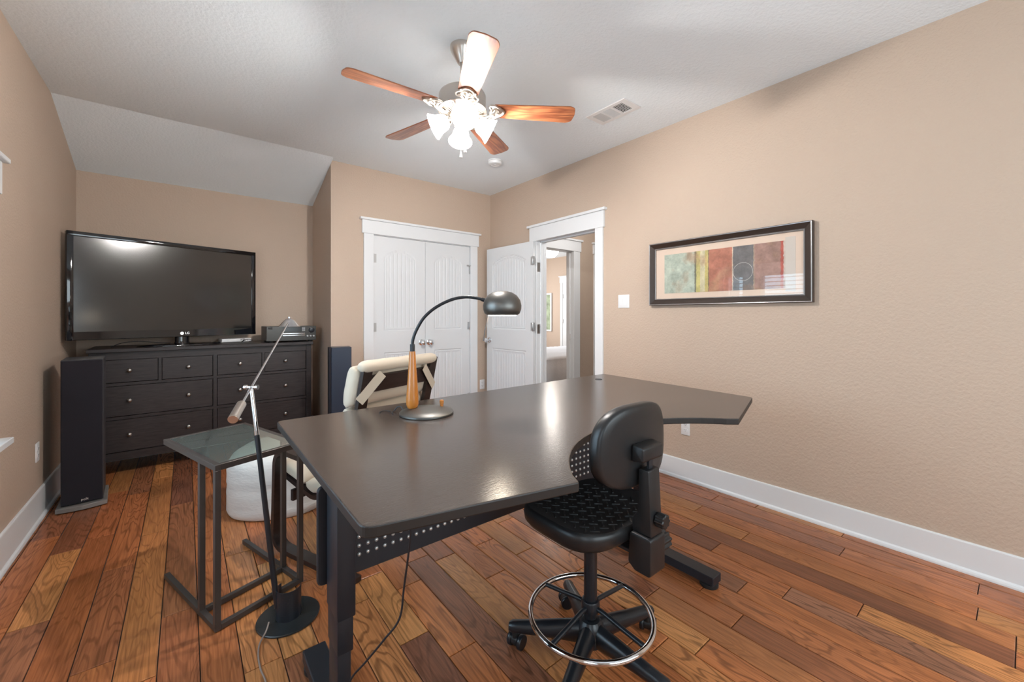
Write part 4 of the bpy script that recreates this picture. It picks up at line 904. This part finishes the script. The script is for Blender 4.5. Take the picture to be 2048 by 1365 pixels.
# ------------------------------------------------------------------ armchair
ay = R(21.7)
t = thing('armchair', 'cream cushioned armchair with black-brown bentwood frame behind the desk', 'armchair', (.748, 2.416, 0), ay)
def path(pts, r): return rpoly_open(pts, r, 10)
side = path([(-.40, .015), (.225, .015), (.205, .535), (-.36, .50)], .09)
for s in (-1, 1):
    x0_, x1_ = sorted((s*.330, s*.270)); q = NB(); strip(q, side, x0_, x1_, .024); obj('side_frame', q, M_poang, t, smooth=True)
rail = path([(.27, .385), (-.02, .300), (-.20, .36), (-.33, .70), (-.404, 1.010)], .12)
for s in (-1, 1):
    x0_, x1_ = sorted((s*.262, s*.208)); q = NB(); strip(q, rail, x0_, x1_, .022); obj('seat_rail', q, M_poang, t, smooth=True)
def cross(y, z, w_, ang, name):
    q = NB(); box(q, (-.210, -.009, -w_/2), (.210, .009, w_/2), .002, M=Matrix.Translation((0, y, z)) @ Matrix.Rotation(ang, 4, 'X')); obj(name, q, M_poang, t)
cross(-.383, .915, .085, R(13.5), 'top_rail'); cross(-.318, .66, .07, R(20), 'back_rail'); cross(.20, .362, .06, R(75), 'front_rail')
q = NB(); box(q, (-.272, .13, .255), (.272, .152, .315), .003); box(q, (-.272, -.33, .30), (.272, -.308, .36), .003); obj('stretcher', q, M_poang, t)
# cushion: tufted pads that follow the rail on its inner side
def cushion(pts, th, hx, name, m=M_cream, seed=0):
    q = NB(); n = len(pts); P = [Vector(p) for p in pts]; nb = 24; rings = []
    for i, p in enumerate(P):
        d = (P[min(i+1, n-1)]-P[max(i-1, 0)]).normalized(); nr = Vector((d.y, -d.x)); nr = nr if nr.x > 0 or (abs(nr.x) < .3 and nr.y > 0) else -nr
        ti = i/(n-1); prof = (1-abs(2*ti-1)**5)**.5
        ring = []
        for k in range(nb):
            a = 2*PI*k/nb; c, s = math.cos(a), math.sin(a)
            xx = hx*abs(c)**(.28)*(1 if c > 0 else -1); yy = th/2*abs(s)**(.7)*(1 if s > 0 else -1)*max(.12, prof)
            v = Vector((xx*(1-.03*(1-prof)), *(p+nr*(th/2+yy)))); nn = noise.noise(v*9+Vector((seed, 0, 0)))*.006+noise.noise(v*28)*.002
            ring.append(q.verts.new(v+Vector((0, nr.x*nn, nr.y*nn))))
        rings.append(ring)
    for A, B in zip(rings, rings[1:]):
        for k in range(nb): q.faces.new([A[k], A[(k+1) % nb], B[(k+1) % nb], B[k]])
    q.faces.new(rings[0]); q.faces.new(rings[-1][::-1]); return obj(name, q, m, t, smooth=True, angle=75)
def sub(pth, a, b, n=18):
    P = [Vector(p) for p in pth]; L_ = [0]
    for i in range(1, len(P)): L_.append(L_[-1]+(P[i]-P[i-1]).length)
    out = []
    for k in range(n):
        s = (a+(b-a)*k/(n-1))*L_[-1]
        for i in range(1, len(P)):
            if L_[i] >= s-1e-9: f = (s-L_[i-1])/(L_[i]-L_[i-1]); out.append(tuple(P[i-1].lerp(P[i], f))); break
    return out
off = [(p[0]+(.012 if p[1] > .45 else 0), p[1]+(.012 if p[1] < .45 else 0)) for p in rail]
cushion(sub(off, 0.0, .20), .085, .272, 'seat_cushion', seed=3)
cushion(sub(off, .205, .43), .09, .272, 'seat_cushion', seed=7)
cushion(sub(off, .44, .62), .09, .272, 'back_cushion', seed=11)
cushion(sub(off, .63, .80), .095, .275, 'back_cushion', seed=13)
cushion(sub(off, .805, .985), .10, .282, 'back_cushion', seed=17)
# roll folded over the top
q = NB(); n_ = 40; rg = []
for i in range(n_+1):
    x = -.280+.540*i/n_; e = max(0, 1-abs(2*i/n_-1)**14)**.5; rr = .030*max(e, .3)+.002*noise.noise(Vector((x*14, 0, 0)))
    rg.append([q.verts.new((x, -.395+rr*1.15*math.cos(2*PI*k/16), 1.004+rr*math.sin(2*PI*k/16))) for k in range(16)])
for A, B in zip(rg, rg[1:]):
    for k in range(16): q.faces.new([A[k], A[(k+1) % 16], B[(k+1) % 16], B[k]])
q.faces.new(rg[0]); q.faces.new(rg[-1][::-1]); obj('cushion_roll', q, M_cream, t, smooth=True, angle=75)
for s in (-1, 1):
    q = NB(); a = Vector((s*.150, -.412, .962)); b = Vector((s*.266, -.380, .838))
    bar(q, a, b, .048, .002, up=(0, -1, .2)); obj('strap', q, M_cream, t)

# pouf in front of the armchair
t = thing('footstool', 'white slipcovered round footstool in front of the armchair', 'footstool', (.515, 3.125, 0))
q = NB(); rg = []; nb = 64
prof = [(.0, .395), (.10, .396), (.19, .392), (.25, .380), (.285, .360), (.302, .335), (.309, .30)]+[(.312+.0012*math.sin(k*1.3), .28-k*.022) for k in range(12)]+[(.304, .012), (.298, .003), (0, .003)]
for r, z in prof:
    if r == 0: rg.append([q.verts.new((0, 0, z))]); continue
    ring = []
    for k in range(nb):
        a = 2*PI*k/nb; v = Vector((math.cos(a), math.sin(a), 0)); nn = (noise.noise(Vector((v.x*1.2, v.y*1.2, z*26)))*.005+noise.noise(Vector((v.x*3, v.y*3, z*45)))*.003) if z < .37 else .003*noise.noise(v*3*r)
        sq = 1+.03*math.cos(4*(a-.3)); ring.append(q.verts.new((v.x*(r*sq+nn), v.y*(r*sq+nn), z)))
    rg.append(ring)
for A, B in zip(rg, rg[1:]):
    for k in range(nb):
        if len(A) == 1: q.faces.new([A[0], B[k], B[(k+1) % nb]])
        elif len(B) == 1: q.faces.new([A[k], B[0], A[(k+1) % nb]])
        else: q.faces.new([A[k], B[k], B[(k+1) % nb], A[(k+1) % nb]])
obj('slipcover', q, M_whitecloth, t, smooth=True, angle=180)

# ------------------------------------------------------------------ C-shaped side table
Np = Vector((.097, 1.99)); dl = Vector((-.29, .957)).normalized(); dr_ = Vector((.937, .35)).normalized(); LL, LR, TZ = .575, .342, .66
t = thing('side_table', 'bronze metal C-shaped side table with a glass top', 'side table', (Np.x, Np.y, 0))
def P2(a, b, z): v = Np+dl*a+dr_*b; return (v.x, v.y, z)
def P(a, b, z): v = dl*a+dr_*b; return (v.x, v.y, z)
s_ = .021
q = NB()
for (a0, b0, a1, b1) in ((-.01, 0, LL+.01, 0), (-.01, LR, LL+.01, LR)): bar(q, P(a0, b0, TZ-.012), P(a1, b1, TZ-.012), s_, .024, bev=.001)
for a in (0, LL): bar(q, P(a, .0105, TZ-.012), P(a, LR-.0105, TZ-.012), s_, .024, bev=.001)
obj('top_frame', q, M_frame, t)
q = NB(); prism(q, [P(.011, .011, 0)[:2], P(LL-.011, .011, 0)[:2], P(LL-.011, LR-.011, 0)[:2], P(.011, LR-.011, 0)[:2]][::-1], TZ-.007, TZ-.001); obj('glass_top', q, M_tglass, t)
for a in (0, .155):
    for b in (0, LR): q = NB(); bar(q, P(a, b, .02), P(a, b, TZ-.024), s_, s_, up=(dl.x, dl.y, 0), bev=.001); obj('post', q, M_frame, t)
for b in (0, LR):
    q = NB(); bar(q, P(-.0105, b, .0145), P(LL, b, .0145), s_, .021, bev=.001); fr_ = obj('foot_rail', q, M_frame, t)
    for a in (.04, LL-.03): q = NB(); lathe(q, [(0, 0), (.008, 0), (.008, .005), (0, .005)], 10, Matrix.Translation(P(a, b, 0))); obj('foot_pad', q, M_white, fr_)
for a in (0, .155): q = NB(); bar(q, P(a, .0105, .0145), P(a, LR-.0105, .0145), s_, .021, bev=.001); obj('cross_rail', q, M_frame, t)

# ------------------------------------------------------------------ balancing floor lamp
fb = (.333, 1.900, 0)
t = thing('floor_lamp', 'slim balance-arm floor lamp with a dark round base and chrome arm', 'floor lamp', fb)
q = NB(); lathe(q, [(0, 0), (.114, 0), (.117, .002), (.117, .007), (.115, .009), (0, .010)], 56); obj('base', q, M_flblack, t, smooth=True)
# curved shroud, open at the back
q = NB(); a0_, a1_ = R(-128.6-115), R(-128.6+115); lathe(q, [(.047, .009), (.047, .128), (.044, .128), (.044, .009), (.047, .009)], 36, a0=a0_, a1=a1_); sh = obj('shroud', q, M_steel, t, smooth=True)
q = NB()
for j in range(5):
    for i in range(3):
        a = R(-128.6+18+j*8-8); z = .085+i*.013
        if j % 2 == i % 2: lathe(q, [(0, 0), (.0025, 0), (.0025, .0008), (0, .0008)], 8, Matrix.Translation((.0468*math.cos(a), .0468*math.sin(a), z)) @ Matrix.Rotation(a, 4, 'Z') @ Matrix.Rotation(PI/2, 4, 'Y'))
for j in range(7):
    a = R(-128.6-16+j*5); lathe(q, [(0, 0), (.0016, 0), (.0016, .0008), (0, .0008)], 8, Matrix.Translation((.0468*math.cos(a), .0468*math.sin(a), .035)) @ Matrix.Rotation(a, 4, 'Z') @ Matrix.Rotation(PI/2, 4, 'Y'))
obj('vent_hole', q, M_slot, sh)
def LW(lat, d, z): v = W(lat, d, z); return (v[0]-fb[0], v[1]-fb[1], z)
jt = LW(-1.083, 1.70, .950); bt = LW(-.955, 1.665, .060)
jm = tuple(Vector(bt).lerp(Vector(jt), .78))
q = NB(); rod(q, bt, jm, .0112, .0095, 16); obj('pole', q, M_lampdark, t, smooth=True)
q = NB(); rod(q, jm, jt, .0085, .0075, 16); lathe(q, [(0, 0), (.0095, 0), (.0095, .02), (0, .02)], 16, frame_to(jm, jt)); obj('upper_pole', q, M_chrome, t, smooth=True)
J = Vector(jt); hd = Vector(LW(-1.415, 2.60, 1.212)); dirv = (hd-J).normalized(); cwt = J-dirv*.27
q = NB(); tube(q, [J-dirv*.20, hd], .0048, 10); obj('arm', q, M_chrome, t, smooth=True)
q = NB(); tube(q, [cwt, J-dirv*.155], .0165, 24); tube(q, [cwt-dirv*.002, cwt], .015, 24); obj('counterweight', q, M_nickel, t, smooth=True)
ax = Vector((CS, -SN, 0)); q = NB(); rod(q, J-ax*.022, J+ax*.022, .006); rod(q, J-ax*.028, J-ax*.018, .010); rod(q, J+ax*.018, J+ax*.028, .010); obj('pivot', q, M_chrome, t, smooth=True)
q = NB(); lathe(q, [(.006, .062), (.022, .056), (.040, .038), (.062, .010), (.078, 0), (.075, .0), (.060, .008), (.038, .034), (.02, .050), (.0, .056)], 32, Matrix.Translation(hd+Vector((0, 0, -.034))) @ Matrix.Scale(.86, 4)); lathe(q, [(0, .06), (.008, .062), (.008, .07), (0, .07)], 12, Matrix.Translation(hd+Vector((0, 0, -.034))) @ Matrix.Scale(.86, 4)); obj('lamp_head', q, M_chrome, t, smooth=True)
q = NB(); b0 = Vector(fb); pts = [LW(-.965, 1.625, .030), LW(-.962, 1.60, .012), LW(-.955, 1.55, .006), LW(-.93, 1.50, .004), LW(-.885, 1.44, .004), LW(-.83, 1.38, .004), LW(-.80, 1.30, .004), LW(-.79, 1.20, .004), LW(-.80, 1.0, .004)]
tube(q, spline(pts, 8), .0030, 8); obj('power_cord', q, M_clearcord, t, smooth=True)
